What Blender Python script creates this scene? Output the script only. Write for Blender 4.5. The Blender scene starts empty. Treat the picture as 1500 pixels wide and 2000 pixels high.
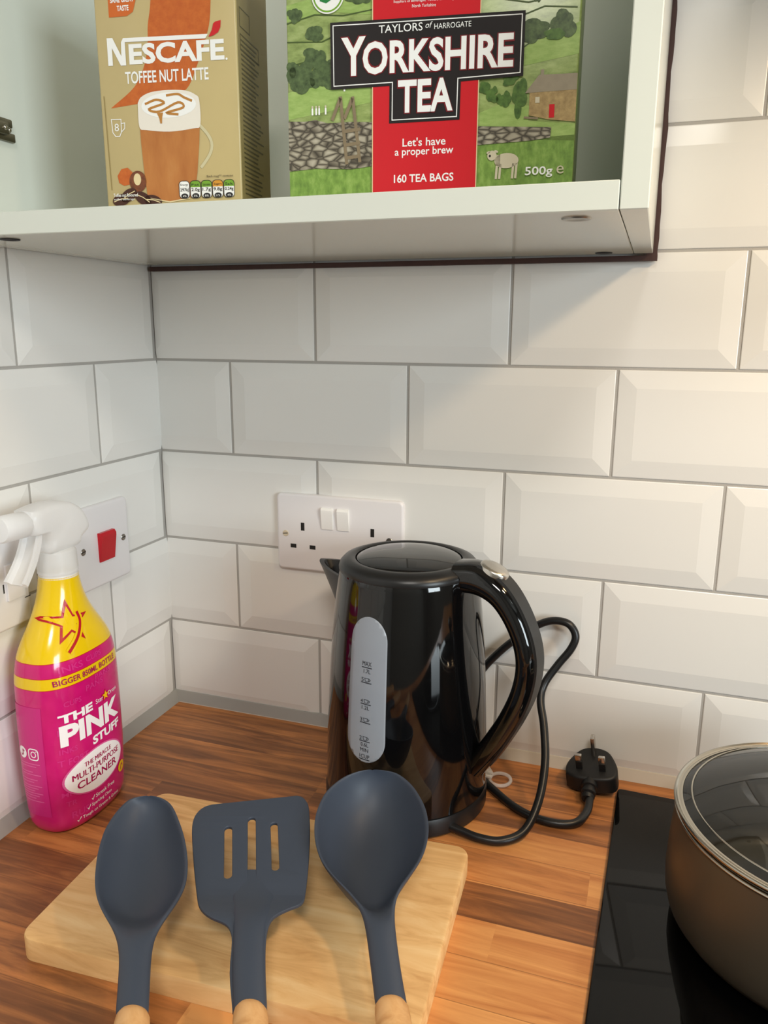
import bpy, bmesh, math, random
import numpy as np
from mathutils import Vector, Matrix
from mathutils.geometry import tessellate_polygon

random.seed(7)
SC = bpy.context.scene
COL = SC.collection
PI = math.pi
R = math.radians

# ------------------------------------------------------------------ camera
cam_d = bpy.data.cameras.new('camera')
cam = bpy.data.objects.new('camera', cam_d)
COL.objects.link(cam)
SC.camera = cam
cam_d.sensor_fit = 'HORIZONTAL'
cam_d.sensor_width = 36.0
cam_d.lens = 36.0 * 1537.43 / 1500.0
cam_d.clip_start = 0.01
PIT, YAW, ROL = -0.2291, -0.3279, 0.0050
cp, sp, cy_, sy_ = math.cos(PIT), math.sin(PIT), math.cos(YAW), math.sin(YAW)
FW = Vector((sy_ * cp, cy_ * cp, sp))
RT0 = Vector((cy_, -sy_, 0))
UP0 = RT0.cross(FW)
RT = RT0 * math.cos(ROL) + UP0 * math.sin(ROL)
UP = -RT0 * math.sin(ROL) + UP0 * math.cos(ROL)
M = Matrix((RT, UP, -FW)).transposed().to_4x4()
M.translation = Vector((0.5305, -0.7658, 0.4458))
cam.matrix_world = M

# ------------------------------------------------------------------ world, lamps, exposure
def lin(r, g, b):
    f = lambda c: (c / 255) / 12.92 if c / 255 <= 0.04045 else ((c / 255 + 0.055) / 1.055) ** 2.4
    return (f(r), f(g), f(b), 1.0)

W = bpy.data.worlds.new('world'); SC.world = W; W.use_nodes = True
bg = W.node_tree.nodes['Background']
bg.inputs[0].default_value = (0.75, 0.85, 1.0, 1); bg.inputs[1].default_value = 0.2

def area(name, loc, target, sx, sy, power, color, spread=180, shape='RECTANGLE'):
    l = bpy.data.lights.new(name, 'AREA'); l.shape = shape
    l.size = sx
    if shape == 'RECTANGLE': l.size_y = sy
    l.energy = power; l.color = color; l.spread = R(spread)
    o = bpy.data.objects.new(name, l); COL.objects.link(o)
    o.location = loc
    o.rotation_euler = (Vector(target) - Vector(loc)).to_track_quat('-Z', 'Y').to_euler()
    return o

# daylight through the kitchen window in the right-hand wall, behind the camera's shoulder
area('window_daylight', (2.86, -1.75, 0.72), (0.3, -0.2, 0.2), 1.0, 1.0, 52.0, (0.84, 0.95, 1.0))
# two warm lamps under the cooker hood
area('hood_lamp_light', (0.84, -0.15, 0.7195), (0.84, -0.15, 0.0), 0.09, 0.09, 0.85, (1.0, 0.68, 0.36), 180, 'DISK')
area('hood_lamp_light', (0.80, -0.38, 0.7195), (0.80, -0.38, 0.0), 0.07, 0.07, 2.0, (1.0, 0.74, 0.46), 180, 'DISK')
# ceiling lamp of the kitchen
area('ceiling_lamp_light', (0.80, -1.50, 1.44), (0.80, -1.50, 0.0), 0.45, 0.45, 17.0, (1.0, 0.95, 0.88), 180, 'DISK')

SC.view_settings.view_transform = 'Standard'
SC.view_settings.look = 'None'
SC.view_settings.gamma = 1.0
SC.view_settings.use_curve_mapping = False
SC.view_settings.exposure = 0.07
SC.cycles.use_denoising = True
SC.cycles.max_bounces = 10
SC.cycles.transparent_max_bounces = 12
SC.cycles.caustics_reflective = False
SC.cycles.caustics_refractive = False
SC.cycles.sample_clamp_indirect = 6.0

# ------------------------------------------------------------------ materials
def nmat(name):
    m = bpy.data.materials.new(name); m.use_nodes = True
    return m, m.node_tree.nodes, m.node_tree.links, m.node_tree.nodes['Principled BSDF']

def mat(name, rgb, rough=0.5, metal=0.0, spec=0.5, coat=0.0, coat_r=0.1, trans=0.0, ior=1.45,
        bump=0.0, bscale=200.0, var=0.0, vscale=30.0):
    m, N, L, b = nmat(name)
    c = lin(*rgb)
    b.inputs['Base Color'].default_value = c
    b.inputs['Roughness'].default_value = rough
    b.inputs['Metallic'].default_value = metal
    b.inputs['Specular IOR Level'].default_value = spec
    b.inputs['Coat Weight'].default_value = coat
    b.inputs['Coat Roughness'].default_value = coat_r
    b.inputs['Transmission Weight'].default_value = trans
    b.inputs['IOR'].default_value = ior
    if bump or var:
        tc = N.new('ShaderNodeTexCoord')
    if bump:
        n = N.new('ShaderNodeTexNoise'); n.inputs['Scale'].default_value = bscale; n.inputs['Detail'].default_value = 3
        L.new(tc.outputs['Object'], n.inputs['Vector'])
        bp = N.new('ShaderNodeBump'); bp.inputs['Strength'].default_value = bump; bp.inputs['Distance'].default_value = 0.001
        L.new(n.outputs['Fac'], bp.inputs['Height']); L.new(bp.outputs['Normal'], b.inputs['Normal'])
    if var:
        n = N.new('ShaderNodeTexNoise'); n.inputs['Scale'].default_value = vscale; n.inputs['Detail'].default_value = 4
        L.new(tc.outputs['Object'], n.inputs['Vector'])
        mx = N.new('ShaderNodeMix'); mx.data_type = 'RGBA'
        mx.inputs[6].default_value = tuple(x * (1 - var) for x in c[:3]) + (1,)
        mx.inputs[7].default_value = tuple(min(1, x * (1 + var)) for x in c[:3]) + (1,)
        L.new(n.outputs['Fac'], mx.inputs[0]); L.new(mx.outputs[2], b.inputs['Base Color'])
    return m

def ramp(N, stops):
    r = N.new('ShaderNodeValToRGB'); e = r.color_ramp.elements
    while len(e) > 1: e.remove(e[-1])
    e[0].position = stops[0][0]; e[0].color = stops[0][1]
    for p, c in stops[1:]:
        k = e.new(p); k.color = c
    return r

def math_node(N, L, op, a, b=None):
    n = N.new('ShaderNodeMath'); n.operation = op
    for i, v in enumerate((a, b)):
        if v is None: continue
        if isinstance(v, (int, float)): n.inputs[i].default_value = v
        else: L.new(v, n.inputs[i])
    return n.outputs[0]

def wood_block(name):
    """walnut butcher-block laminate: long staves along x, each its own tone, with fine grain"""
    m, N, L, b = nmat(name)
    tc = N.new('ShaderNodeTexCoord'); sep = N.new('ShaderNodeSeparateXYZ')
    L.new(tc.outputs['Object'], sep.inputs[0])
    rowv = math_node(N, L, 'DIVIDE', sep.outputs['Y'], 0.041)
    row = math_node(N, L, 'FLOOR', rowv)
    wn = N.new('ShaderNodeTexWhiteNoise'); wn.noise_dimensions = '1D'; L.new(row, wn.inputs['W'])
    off = math_node(N, L, 'MULTIPLY', wn.outputs['Value'], 0.6)
    xs = math_node(N, L, 'ADD', sep.outputs['X'], off)
    colm = math_node(N, L, 'FLOOR', math_node(N, L, 'DIVIDE', xs, 0.42))
    cmb = N.new('ShaderNodeCombineXYZ'); L.new(row, cmb.inputs[0]); L.new(colm, cmb.inputs[1])
    w2 = N.new('ShaderNodeTexWhiteNoise'); w2.noise_dimensions = '2D'; L.new(cmb.outputs[0], w2.inputs['Vector'])
    mp = N.new('ShaderNodeMapping'); L.new(tc.outputs['Object'], mp.inputs['Vector'])
    mp.inputs['Scale'].default_value = (5.0, 62.0, 5.0)
    cshift = N.new('ShaderNodeCombineXYZ'); L.new(math_node(N, L, 'MULTIPLY', w2.outputs['Value'], 40.0), cshift.inputs[0])
    L.new(cshift.outputs[0], mp.inputs['Location'])
    g = N.new('ShaderNodeTexNoise'); g.inputs['Scale'].default_value = 1.3; g.inputs['Detail'].default_value = 7
    g.inputs['Roughness'].default_value = 0.62; g.inputs['Distortion'].default_value = 0.9
    L.new(mp.outputs[0], g.inputs['Vector'])
    tones = [0.44, 0.40, 0.26, 0.54, 0.52, 0.16, 0.60, 0.68, 0.56, 0.64, 0.48, 0.60, 0.50, 0.45, 0.52]    # staves from the wall to the front edge
    tr = ramp(N, [(i / 15 + 0.0001 * (i > 0), (v, v, v, 1)) for i, v in enumerate(tones)]); tr.color_ramp.interpolation = 'CONSTANT'
    L.new(math_node(N, L, 'DIVIDE', math_node(N, L, 'MULTIPLY', rowv, -1.0), 15.0), tr.inputs[0])
    tones_l = [0.36, 0.30, 0.20, 0.22, 0.30, 0.22, 0.34, 0.26, 0.24, 0.34, 0.28, 0.44, 0.40, 0.45, 0.40]   # the shorter staves at the corner end
    tl = ramp(N, [(i / 15 + 0.0001 * (i > 0), (v, v, v, 1)) for i, v in enumerate(tones_l)]); tl.color_ramp.interpolation = 'CONSTANT'
    L.new(math_node(N, L, 'DIVIDE', math_node(N, L, 'MULTIPLY', rowv, -1.0), 15.0), tl.inputs[0])
    seam = math_node(N, L, 'ADD', math_node(N, L, 'MULTIPLY', wn.outputs['Value'], 0.10), 0.24)
    right = math_node(N, L, 'GREATER_THAN', sep.outputs['X'], seam)
    tmix = N.new('ShaderNodeMix'); tmix.data_type = 'RGBA'
    L.new(right, tmix.inputs[0]); L.new(tl.outputs[0], tmix.inputs[6]); L.new(tr.outputs[0], tmix.inputs[7])
    tone = math_node(N, L, 'ADD', tmix.outputs[2], math_node(N, L, 'MULTIPLY', math_node(N, L, 'SUBTRACT', w2.outputs['Value'], 0.5), 0.22))
    t = math_node(N, L, 'ADD', math_node(N, L, 'SUBTRACT', tone, 0.12),
                  math_node(N, L, 'MULTIPLY', math_node(N, L, 'SUBTRACT', g.outputs['Fac'], 0.22), 0.95))
    rp = ramp(N, [(0.12, lin(84, 52, 32)), (0.36, lin(130, 82, 48)), (0.6, lin(190, 124, 70)), (0.88, lin(218, 156, 94))])
    L.new(t, rp.inputs[0])
    # thin dark joints between staves
    fr = math_node(N, L, 'FRACT', rowv)
    edge = math_node(N, L, 'LESS_THAN', fr, 0.018)
    mx = N.new('ShaderNodeMix'); mx.data_type = 'RGBA'
    L.new(math_node(N, L, 'MULTIPLY', edge, 0.45), mx.inputs[0]); L.new(rp.outputs[0], mx.inputs[6]); mx.inputs[7].default_value = lin(84, 50, 30)
    L.new(mx.outputs[2], b.inputs['Base Color'])
    b.inputs['Roughness'].default_value = 0.42
    b.inputs['Specular IOR Level'].default_value = 0.4
    return m

def wood_plain(name, c1, c2, c3, scale=(4, 55, 55), rough=0.55):
    m, N, L, b = nmat(name)
    tc = N.new('ShaderNodeTexCoord'); mp = N.new('ShaderNodeMapping')
    L.new(tc.outputs['Object'], mp.inputs['Vector']); mp.inputs['Scale'].default_value = scale
    g = N.new('ShaderNodeTexNoise'); g.inputs['Scale'].default_value = 1.2; g.inputs['Detail'].default_value = 6
    g.inputs['Roughness'].default_value = 0.6; g.inputs['Distortion'].default_value = 1.2
    L.new(mp.outputs[0], g.inputs['Vector'])
    rp = ramp(N, [(0.28, lin(*c1)), (0.5, lin(*c2)), (0.75, lin(*c3))])
    L.new(g.outputs['Fac'], rp.inputs[0]); L.new(rp.outputs[0], b.inputs['Base Color'])
    b.inputs['Roughness'].default_value = rough; b.inputs['Specular IOR Level'].default_value = 0.35
    return m

def thin_glass(name, tint=(1, 1, 1, 1), r=0.02):
    m, N, L, b = nmat(name)
    N.remove(b)
    tr = N.new('ShaderNodeBsdfTransparent'); tr.inputs[0].default_value = tint
    gl = N.new('ShaderNodeBsdfGlossy'); gl.inputs['Roughness'].default_value = r
    fr = N.new('ShaderNodeFresnel'); fr.inputs['IOR'].default_value = 1.6
    mx = N.new('ShaderNodeMixShader')
    L.new(fr.outputs[0], mx.inputs[0]); L.new(tr.outputs[0], mx.inputs[1]); L.new(gl.outputs[0], mx.inputs[2])
    L.new(mx.outputs[0], N['Material Output'].inputs[0])
    return m

def noise_mat(name, cols, scale, rough=0.3, stretch=(1, 1, 1), voronoi=False):
    m, N, L, b = nmat(name)
    tc = N.new('ShaderNodeTexCoord'); mp = N.new('ShaderNodeMapping')
    L.new(tc.outputs['Object'], mp.inputs[0]); mp.inputs['Scale'].default_value = stretch
    if voronoi:
        n = N.new('ShaderNodeTexVoronoi'); n.feature = 'DISTANCE_TO_EDGE'; n.inputs['Scale'].default_value = scale
        L.new(mp.outputs[0], n.inputs['Vector']); out = n.outputs['Distance']
    else:
        n = N.new('ShaderNodeTexNoise'); n.inputs['Scale'].default_value = scale; n.inputs['Detail'].default_value = 5
        n.inputs['Roughness'].default_value = 0.65
        L.new(mp.outputs[0], n.inputs['Vector']); out = n.outputs['Fac']
    rp = ramp(N, [(p, lin(*c)) for p, c in cols]); L.new(out, rp.inputs[0])
    L.new(rp.outputs[0], b.inputs['Base Color']); b.inputs['Roughness'].default_value = rough
    return m

MT = {}
MT['tile'] = mat('white_glazed_tile', (228, 226, 221), 0.2, spec=0.5)
MT['grout'] = mat('grey_grout', (172, 168, 162), 0.85, bump=0.3, bscale=900)
MT['sealant'] = mat('grey_sealant', (158, 156, 150), 0.45)
MT['sealant_light'] = mat('pale_sealant', (190, 180, 166), 0.5)
MT['paint'] = mat('painted_plaster', (158, 154, 146), 0.8)
MT['floor'] = mat('floor_vinyl', (92, 84, 76), 0.5, var=0.15)
MT['melamine'] = mat('pale_grey_melamine', (218, 221, 210), 0.15, spec=0.6)
MT['chipboard'] = mat('dark_brown_board', (66, 44, 40), 0.7, var=0.25, vscale=120)
MT['steel'] = mat('brushed_steel', (178, 172, 160), 0.22, metal=1.0)
MT['hinge_metal'] = mat('hinge_metal', (128, 122, 104), 0.35, metal=1.0)
MT['dark_hole'] = mat('dark_recess', (26, 24, 22), 0.6)
MT['worktop'] = wood_block('walnut_block_laminate')
MT['board'] = wood_plain('pale_board_wood', (194, 144, 88), (224, 180, 122), (238, 204, 150), (7, 44, 44), 0.6)
MT['handle_wood'] = wood_plain('handle_beech', (186, 134, 82), (206, 158, 104), (220, 176, 124), (40, 40, 8), 0.5)
MT['silicone'] = mat('slate_silicone', (57, 65, 79), 0.5, spec=0.5)
MT['black_gloss'] = mat('black_gloss_plastic', (9, 9, 10), 0.06, spec=0.5, coat=0.3, coat_r=0.03)
MT['black_satin'] = mat('black_satin_plastic', (24, 24, 25), 0.34, spec=0.5)
MT['black_matte'] = mat('black_matte_plastic', (20, 20, 21), 0.5)
MT['gauge'] = mat('frosted_gauge_plastic', (146, 153, 163), 0.25, spec=0.5)
MT['ink'] = mat('dark_ink', (30, 32, 42), 0.6)
MT['chrome'] = mat('satin_chrome', (205, 200, 192), 0.25, metal=1.0)
MT['pin'] = mat('nickel_pin', (196, 190, 182), 0.2, metal=1.0)
MT['clear'] = thin_glass('clear_plastic', (0.93, 0.93, 0.93, 1), 0.05)
MT['glass_lid'] = thin_glass('lid_glass', (0.82, 0.84, 0.84, 1), 0.015)
MT['hob'] = mat('black_hob_glass', (4, 4, 4), 0.035, spec=0.25)
MT['pot'] = mat('bronze_enamel', (88, 79, 66), 0.36, metal=0.45)
MT['pot_in'] = mat('grey_nonstick', (88, 90, 92), 0.24, spec=0.7)
MT['socket'] = mat('white_socket_plastic', (226, 222, 222), 0.3)
MT['rocker'] = mat('white_rocker_plastic', (240, 238, 234), 0.22)
MT['red'] = mat('red_rocker_plastic', (186, 14, 30), 0.2)
MT['screw'] = mat('screw_metal', (150, 146, 140), 0.3, metal=1.0)
MT['screw_cap'] = mat('ivory_screw_cap', (206, 192, 166), 0.5)
def frosted(name, rgb, clear, transl, rough):
    m, N, L, b = nmat(name)
    b.inputs['Base Color'].default_value = lin(*rgb); b.inputs['Roughness'].default_value = rough
    tl = N.new('ShaderNodeBsdfTranslucent'); tl.inputs[0].default_value = lin(*rgb)
    tr = N.new('ShaderNodeBsdfTransparent')
    m1 = N.new('ShaderNodeMixShader'); m1.inputs[0].default_value = transl
    m2 = N.new('ShaderNodeMixShader'); m2.inputs[0].default_value = clear
    L.new(b.outputs[0], m1.inputs[1]); L.new(tl.outputs[0], m1.inputs[2])
    L.new(m1.outputs[0], m2.inputs[1]); L.new(tr.outputs[0], m2.inputs[2])
    L.new(m2.outputs[0], N['Material Output'].inputs[0])
    return m
MT['frost'] = frosted('frosted_clear_plastic', (252, 252, 252), 0.26, 0.35, 0.28)
MT['frost_white'] = frosted('white_frosted_nozzle', (252, 252, 252), 0.05, 0.3, 0.3)
MT['clear'] = frosted('clear_tag_plastic', (240, 240, 240), 0.55, 0.2, 0.05)

# ------------------------------------------------------------------ helpers
def me_obj(name, me, mats, parent=None, smooth=True, autosmooth=None):
    o = bpy.data.objects.new(name, me); COL.objects.link(o)
    for m in (mats if isinstance(mats, (list, tuple)) else [mats]): me.materials.append(m)
    if smooth:
        me.polygons.foreach_set('use_smooth', [True] * len(me.polygons))
        if autosmooth is not None: me.set_sharp_from_angle(angle=R(autosmooth))
    if parent: o.parent = parent
    return o

def bm_obj(name, bm, mats, parent=None, smooth=True, autosmooth=40):
    bmesh.ops.recalc_face_normals(bm, faces=bm.faces)
    me = bpy.data.meshes.new(name); bm.to_mesh(me); bm.free()
    return me_obj(name, me, mats, parent, smooth, autosmooth)

def thing(name, label, cat, loc=(0, 0, 0), rot=(0, 0, 0), group=None):
    o = bpy.data.objects.new(name, None); COL.objects.link(o)
    o.empty_display_size = 0.02
    o.location = loc; o.rotation_euler = rot
    o['label'] = label; o['category'] = cat
    if group: o['group'] = group
    return o

def tag(o, label, cat, group=None):
    o['label'] = label; o['category'] = cat
    if group: o['group'] = group
    return o

def struct(o):
    o['kind'] = 'structure'; return o

def box(bm, x0, x1, y0, y1, z0, z1, bev=0.0, seg=2, mi=0, mtx=None):
    r = bmesh.ops.create_cube(bm, size=1.0)
    vs = r['verts']
    for v in vs:
        v.co = Vector(((x0 + x1) / 2 + v.co.x * (x1 - x0), (y0 + y1) / 2 + v.co.y * (y1 - y0), (z0 + z1) / 2 + v.co.z * (z1 - z0)))
    fs = set(f for v in vs for f in v.link_faces)
    if bev:
        es = list(set(e for v in vs for e in v.link_edges))
        rr = bmesh.ops.bevel(bm, geom=es, offset=bev, segments=seg, profile=0.5, affect='EDGES')
        fs = set(rr['faces']) | set(f for f in fs if f.is_valid)
        vs = list(set(v for f in fs for v in f.verts))
    for f in fs:
        if f.is_valid: f.material_index = mi
    if mtx: bmesh.ops.transform(bm, matrix=mtx, verts=vs)
    return vs

def revolve(bm, prof, n=64, center=(0, 0), close_ends=True, mi=0):
    rings = []
    for r, z in prof:
        if r < 1e-6:
            rings.append([bm.verts.new((center[0], center[1], z))])
        else:
            rings.append([bm.verts.new((center[0] + r * math.cos(2 * PI * i / n), center[1] + r * math.sin(2 * PI * i / n), z)) for i in range(n)])
    for a, b in zip(rings, rings[1:]):
        for i in range(n):
            j = (i + 1) % n
            if len(a) == 1 and len(b) == 1: continue
            if len(a) == 1: f = bm.faces.new((a[0], b[i], b[j]))
            elif len(b) == 1: f = bm.faces.new((a[i], a[j], b[0]))
            else: f = bm.faces.new((a[i], a[j], b[j], b[i]))
            f.material_index = mi

def smooth_profile(pts, k=6):
    """Catmull-Rom through profile points"""
    P = [Vector((a, b, 0)) for a, b in pts]
    return [(p.x, p.y) for p in catmull(P, k)]

def catmull(P, k=8):
    P = [Vector(p) for p in P]
    Q = [P[0] * 2 - P[1]] + P + [P[-1] * 2 - P[-2]]
    out = []
    for i in range(1, len(Q) - 2):
        p0, p1, p2, p3 = Q[i - 1], Q[i], Q[i + 1], Q[i + 2]
        for j in range(k):
            t = j / k
            out.append(0.5 * ((2 * p1) + (-p0 + p2) * t + (2 * p0 - 5 * p1 + 4 * p2 - p3) * t * t + (-p0 + 3 * p1 - 3 * p2 + p3) * t ** 3))
    out.append(P[-1])
    return out

def tube(bm, pts, rad, n=12, mi=0, caps=True):
    """round tube along points; rad is a number or a list per point"""
    pts = [Vector(p) for p in pts]
    T = []
    for i in range(len(pts)):
        a = pts[max(0, i - 1)]; b = pts[min(len(pts) - 1, i + 1)]
        T.append((b - a).normalized())
    nrm = T[0].orthogonal().normalized()
    rings = []
    for i, p in enumerate(pts):
        nrm = (nrm - T[i] * nrm.dot(T[i])).normalized()
        bn = T[i].cross(nrm)
        r = rad[i] if isinstance(rad, (list, tuple)) else rad
        rings.append([bm.verts.new(p + (nrm * math.cos(2 * PI * j / n) + bn * math.sin(2 * PI * j / n)) * r) for j in range(n)])
    for a, b in zip(rings, rings[1:]):
        for j in range(n):
            f = bm.faces.new((a[j], a[(j + 1) % n], b[(j + 1) % n], b[j])); f.material_index = mi
    if caps:
        for rg in (rings[0], rings[-1]):
            f = bm.faces.new(rg); f.material_index = mi
    return rings

def loft(bm, rings, cap0=True, cap1=True, closed=True, mi=0):
    V = [[bm.verts.new(p) for p in r] for r in rings]
    n = len(V[0])
    for a, b in zip(V, V[1:]):
        for j in range(n if closed else n - 1):
            f = bm.faces.new((a[j], a[(j + 1) % n], b[(j + 1) % n], b[j])); f.material_index = mi
    if cap0: bm.faces.new(V[0]).material_index = mi
    if cap1: bm.faces.new(V[-1]).material_index = mi
    return V

def rrect(x0, x1, y0, y1, r, n=6):
    out = []
    for cx, cy, a0 in ((x1 - r, y1 - r, 0), (x0 + r, y1 - r, PI / 2), (x0 + r, y0 + r, PI), (x1 - r, y0 + r, 3 * PI / 2)):
        for i in range(n + 1):
            a = a0 + PI / 2 * i / n
            out.append((cx + r * math.cos(a), cy + r * math.sin(a)))
    return out

def prism(bm, poly, fn, d0, d1, bev=0.0, seg=2, mi=0):
    """closed slab: 2D outline poly, fn(u, v, d) gives the 3D point; d0 back, d1 front; front edge bevelled"""
    def inset(p, k):
        c = Vector((sum(q[0] for q in p) / len(p), sum(q[1] for q in p) / len(p)))
        out = []
        n = len(p)
        for i in range(n):
            a = Vector(p[i - 1]); b = Vector(p[i]); d = Vector(p[(i + 1) % n])
            e1 = (b - a); e2 = (d - b)
            n1 = Vector((-e1.y, e1.x)); n2 = Vector((-e2.y, e2.x))
            if n1.length > 1e-9: n1.normalize()
            if n2.length > 1e-9: n2.normalize()
            nn = (n1 + n2)
            if nn.length < 1e-6: nn = n1
            nn.normalize()
            q = b + nn * k
            out.append((q.x, q.y))
        return out
    area2 = sum(poly[i - 1][0] * poly[i][1] - poly[i][0] * poly[i - 1][1] for i in range(len(poly)))
    if area2 < 0: poly = list(reversed(poly))
    levels = [(0, d0)]
    if bev:
        s = 1 if d1 > d0 else -1
        for k in range(seg + 1):
            a = PI / 2 * k / seg
            levels.append((bev * (1 - math.cos(a)), d1 - s * bev * (1 - math.sin(a))))
    else:
        levels.append((0, d1))
    rings = [[fn(u, v, d) for u, v in (inset(poly, k) if k else poly)] for k, d in levels]
    loft(bm, rings, mi=mi)

class Print:
    """flat printed artwork: polygons and lettering in 2D, laid on a surface by a mapping function"""
    def __init__(s): s.v = []; s.f = []; s.m = []; s.mats = []
    def mi(s, m):
        if m not in s.mats: s.mats.append(m)
        return s.mats.index(m)
    def poly(s, pts, m, layer=1):
        tri = tessellate_polygon([[Vector((p[0], p[1], 0)) for p in pts]])
        b = len(s.v); s.v += [(p[0], p[1], layer) for p in pts]
        for t in tri: s.f.append(tuple(b + i for i in t)); s.m.append(s.mi(m))
    def rect(s, x0, x1, y0, y1, m, layer=1): s.poly([(x0, y0), (x1, y0), (x1, y1), (x0, y1)], m, layer)
    def ell(s, cx, cy, rx, ry, m, layer=1, n=28, rot=0.0):
        c, q = math.cos(rot), math.sin(rot)
        s.poly([(cx + rx * math.cos(a) * c - ry * math.sin(a) * q, cy + rx * math.cos(a) * q + ry * math.sin(a) * c)
                for a in (2 * PI * i / n for i in range(n))], m, layer)
    def line(s, pts, w, m, layer=1, closed=False):
        P = [Vector(p) for p in pts]; n = len(P); b = len(s.v)
        for i in range(n):
            a = P[i - 1] if (i or closed) else P[i]
            d = P[(i + 1) % n] if (i < n - 1 or closed) else P[i]
            e1 = (P[i] - a); e2 = (d - P[i])
            e1 = e1.normalized() if e1.length > 1e-9 else e2.normalized()
            e2 = e2.normalized() if e2.length > 1e-9 else e1
            t = (e1 + e2)
            t = t.normalized() if t.length > 1e-6 else e1
            nn = Vector((-t.y, t.x)); k = 1 / max(0.35, nn.dot(Vector((-e1.y, e1.x))))
            for sg in (1, -1):
                q = P[i] + nn * (sg * w / 2 * k); s.v.append((q.x, q.y, layer))
        for i in range(n if closed else n - 1):
            j = (i + 1) % n
            s.f.append((b + 2 * i, b + 2 * i + 1, b + 2 * j + 1, b + 2 * j)); s.m.append(s.mi(m))
    def text(s, txt, x0, y0, m, w=None, h=None, layer=2, bold=0.0, slope=0.0, shear=0.0, align='L', space=1.0):
        """lettering fitted to the box from x0, y0 with width w and height h"""
        cu = bpy.data.curves.new('lettering', 'FONT'); cu.body = txt; cu.size = 1.0; cu.offset = bold; cu.resolution_u = 3
        cu.space_character = space
        ob = bpy.data.objects.new('lettering', cu)
        me = bpy.data.meshes.new_from_object(ob)
        co = [v.co.copy() for v in me.vertices]
        if co:
            ax, bx = min(c.x for c in co), max(c.x for c in co)
            ay, by = min(c.y for c in co), max(c.y for c in co)
            sy = h / (by - ay) if h else None
            sx = w / (bx - ax) if w else sy
            sy = sy or sx
            W_ = (bx - ax) * sx
            xo = x0 if align == 'L' else (x0 - W_ / 2 if align == 'C' else x0 - W_)
            b = len(s.v)
            for c in co:
                px = (c.x - ax) * sx; py = (c.y - ay) * sy
                s.v.append((xo + px + shear * py, y0 + py + slope * px, layer))
            for p in me.polygons:
                s.f.append(tuple(b + i for i in p.vertices)); s.m.append(s.mi(m))
        bpy.data.objects.remove(ob); bpy.data.meshes.remove(me); bpy.data.curves.remove(cu)
    def build(s, name, fn, parent, eps=0.00012, cut=None, first=0.0):
        bm = bmesh.new()
        V = [bm.verts.new(v) for v in s.v]
        for f, m in zip(s.f, s.m):
            try:
                q = bm.faces.new([V[i] for i in f]); q.material_index = m
            except ValueError: pass
        if cut:
            for ax in (0, 1):
                lo = min(v[ax] for v in s.v); hi = max(v[ax] for v in s.v)
                k = lo + cut
                while k < hi:
                    co = [0, 0, 0]; co[ax] = k; no = [0, 0, 0]; no[ax] = 1
                    bmesh.ops.bisect_plane(bm, geom=bm.verts[:] + bm.edges[:] + bm.faces[:], plane_co=co, plane_no=no, dist=1e-7)
                    k += cut
        for v in bm.verts: v.co = Vector(fn(v.co.x, v.co.y, first + eps * v.co.z))
        me = bpy.data.meshes.new(name); bm.to_mesh(me); bm.free()
        return me_obj(name, me, s.mats, parent, smooth=False)

# ------------------------------------------------------------------ setting: walls, floor, ceiling, window
PT, PQ, Z1, X0 = 0.1023, 0.202, 0.1041, 0.194          # tile pitch (height, length), first joint height, first joint on back wall
YA, YB = -0.2068, -0.1060                              # first joints on the left wall
BEV, TH0, TH1, GW = 0.0165, 0.0008, 0.0030, 0.0028

def tile_bm(bm, u0, u1, v0, v1, fn, cutlo=None):
    """one glazed tile with sloping bevel round a flat face; cutlo = tile sawn at that u"""
    g = GW / 2
    def quad(a, d):
        return [(u0 + g + a, v0 + g + a, d), (u1 - g - a, v0 + g + a, d), (u1 - g - a, v1 - g - a, d), (u0 + g + a, v1 - g - a, d)]
    sub = bmesh.new()
    loft(sub, [[Vector(p) for p in quad(0, -0.001)], [Vector(p) for p in quad(0, TH0 - 0.0003)], [Vector(p) for p in quad(0.0006, TH0)],
               [Vector(p) for p in quad(BEV, TH1)]], cap0=False)
    if cutlo is not None and u0 + g < cutlo:
        bmesh.ops.bisect_plane(sub, geom=sub.verts[:] + sub.edges[:] + sub.faces[:], plane_co=(cutlo, 0, 0), plane_no=(1, 0, 0), clear_inner=True)
        ed = [e for e in sub.edges if e.is_boundary and all(abs(v.co.x - cutlo) < 1e-6 for v in e.verts)]
        if ed: bmesh.ops.contextual_create(sub, geom=ed)
    mp = {}
    for v in sub.verts: mp[v] = bm.verts.new(fn(*v.co))
    for f in sub.faces: bm.faces.new([mp[v] for v in f.verts]).material_index = 1
    sub.free()

def tiled_wall(name, fn, first_full, first_half, ulen, extra):
    bm = bmesh.new()
    extra(bm)
    for row in range(0, 14):
        v0 = Z1 + (row - 1) * PT; v1 = v0 + PT
        j = first_full if row % 2 == 0 else first_half
        u = j - PQ
        while u < ulen:
            tile_bm(bm, u, u + PQ, v0, v1, fn, cutlo=0.0014)
            u += PQ
    bmesh.ops.recalc_face_normals(bm, faces=bm.faces)
    me = bpy.data.meshes.new(name); bm.to_mesh(me); bm.free()
    return struct(me_obj(name, me, [MT['grout'], MT['tile']], smooth=False))

tiled_wall('wall_back', lambda u, v, d: (u, -d, v), X0, X0 - PQ / 2, 1.9, lambda bm: box(bm, -0.1, 3.0, 0, 0.1, -0.9, 1.5))
tiled_wall('wall_left', lambda u, v, d: (d, -u, v), -YA, -YB, 1.0, lambda bm: box(bm, -0.1, 0, -2.62, 0, -0.9, 1.5))
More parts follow.
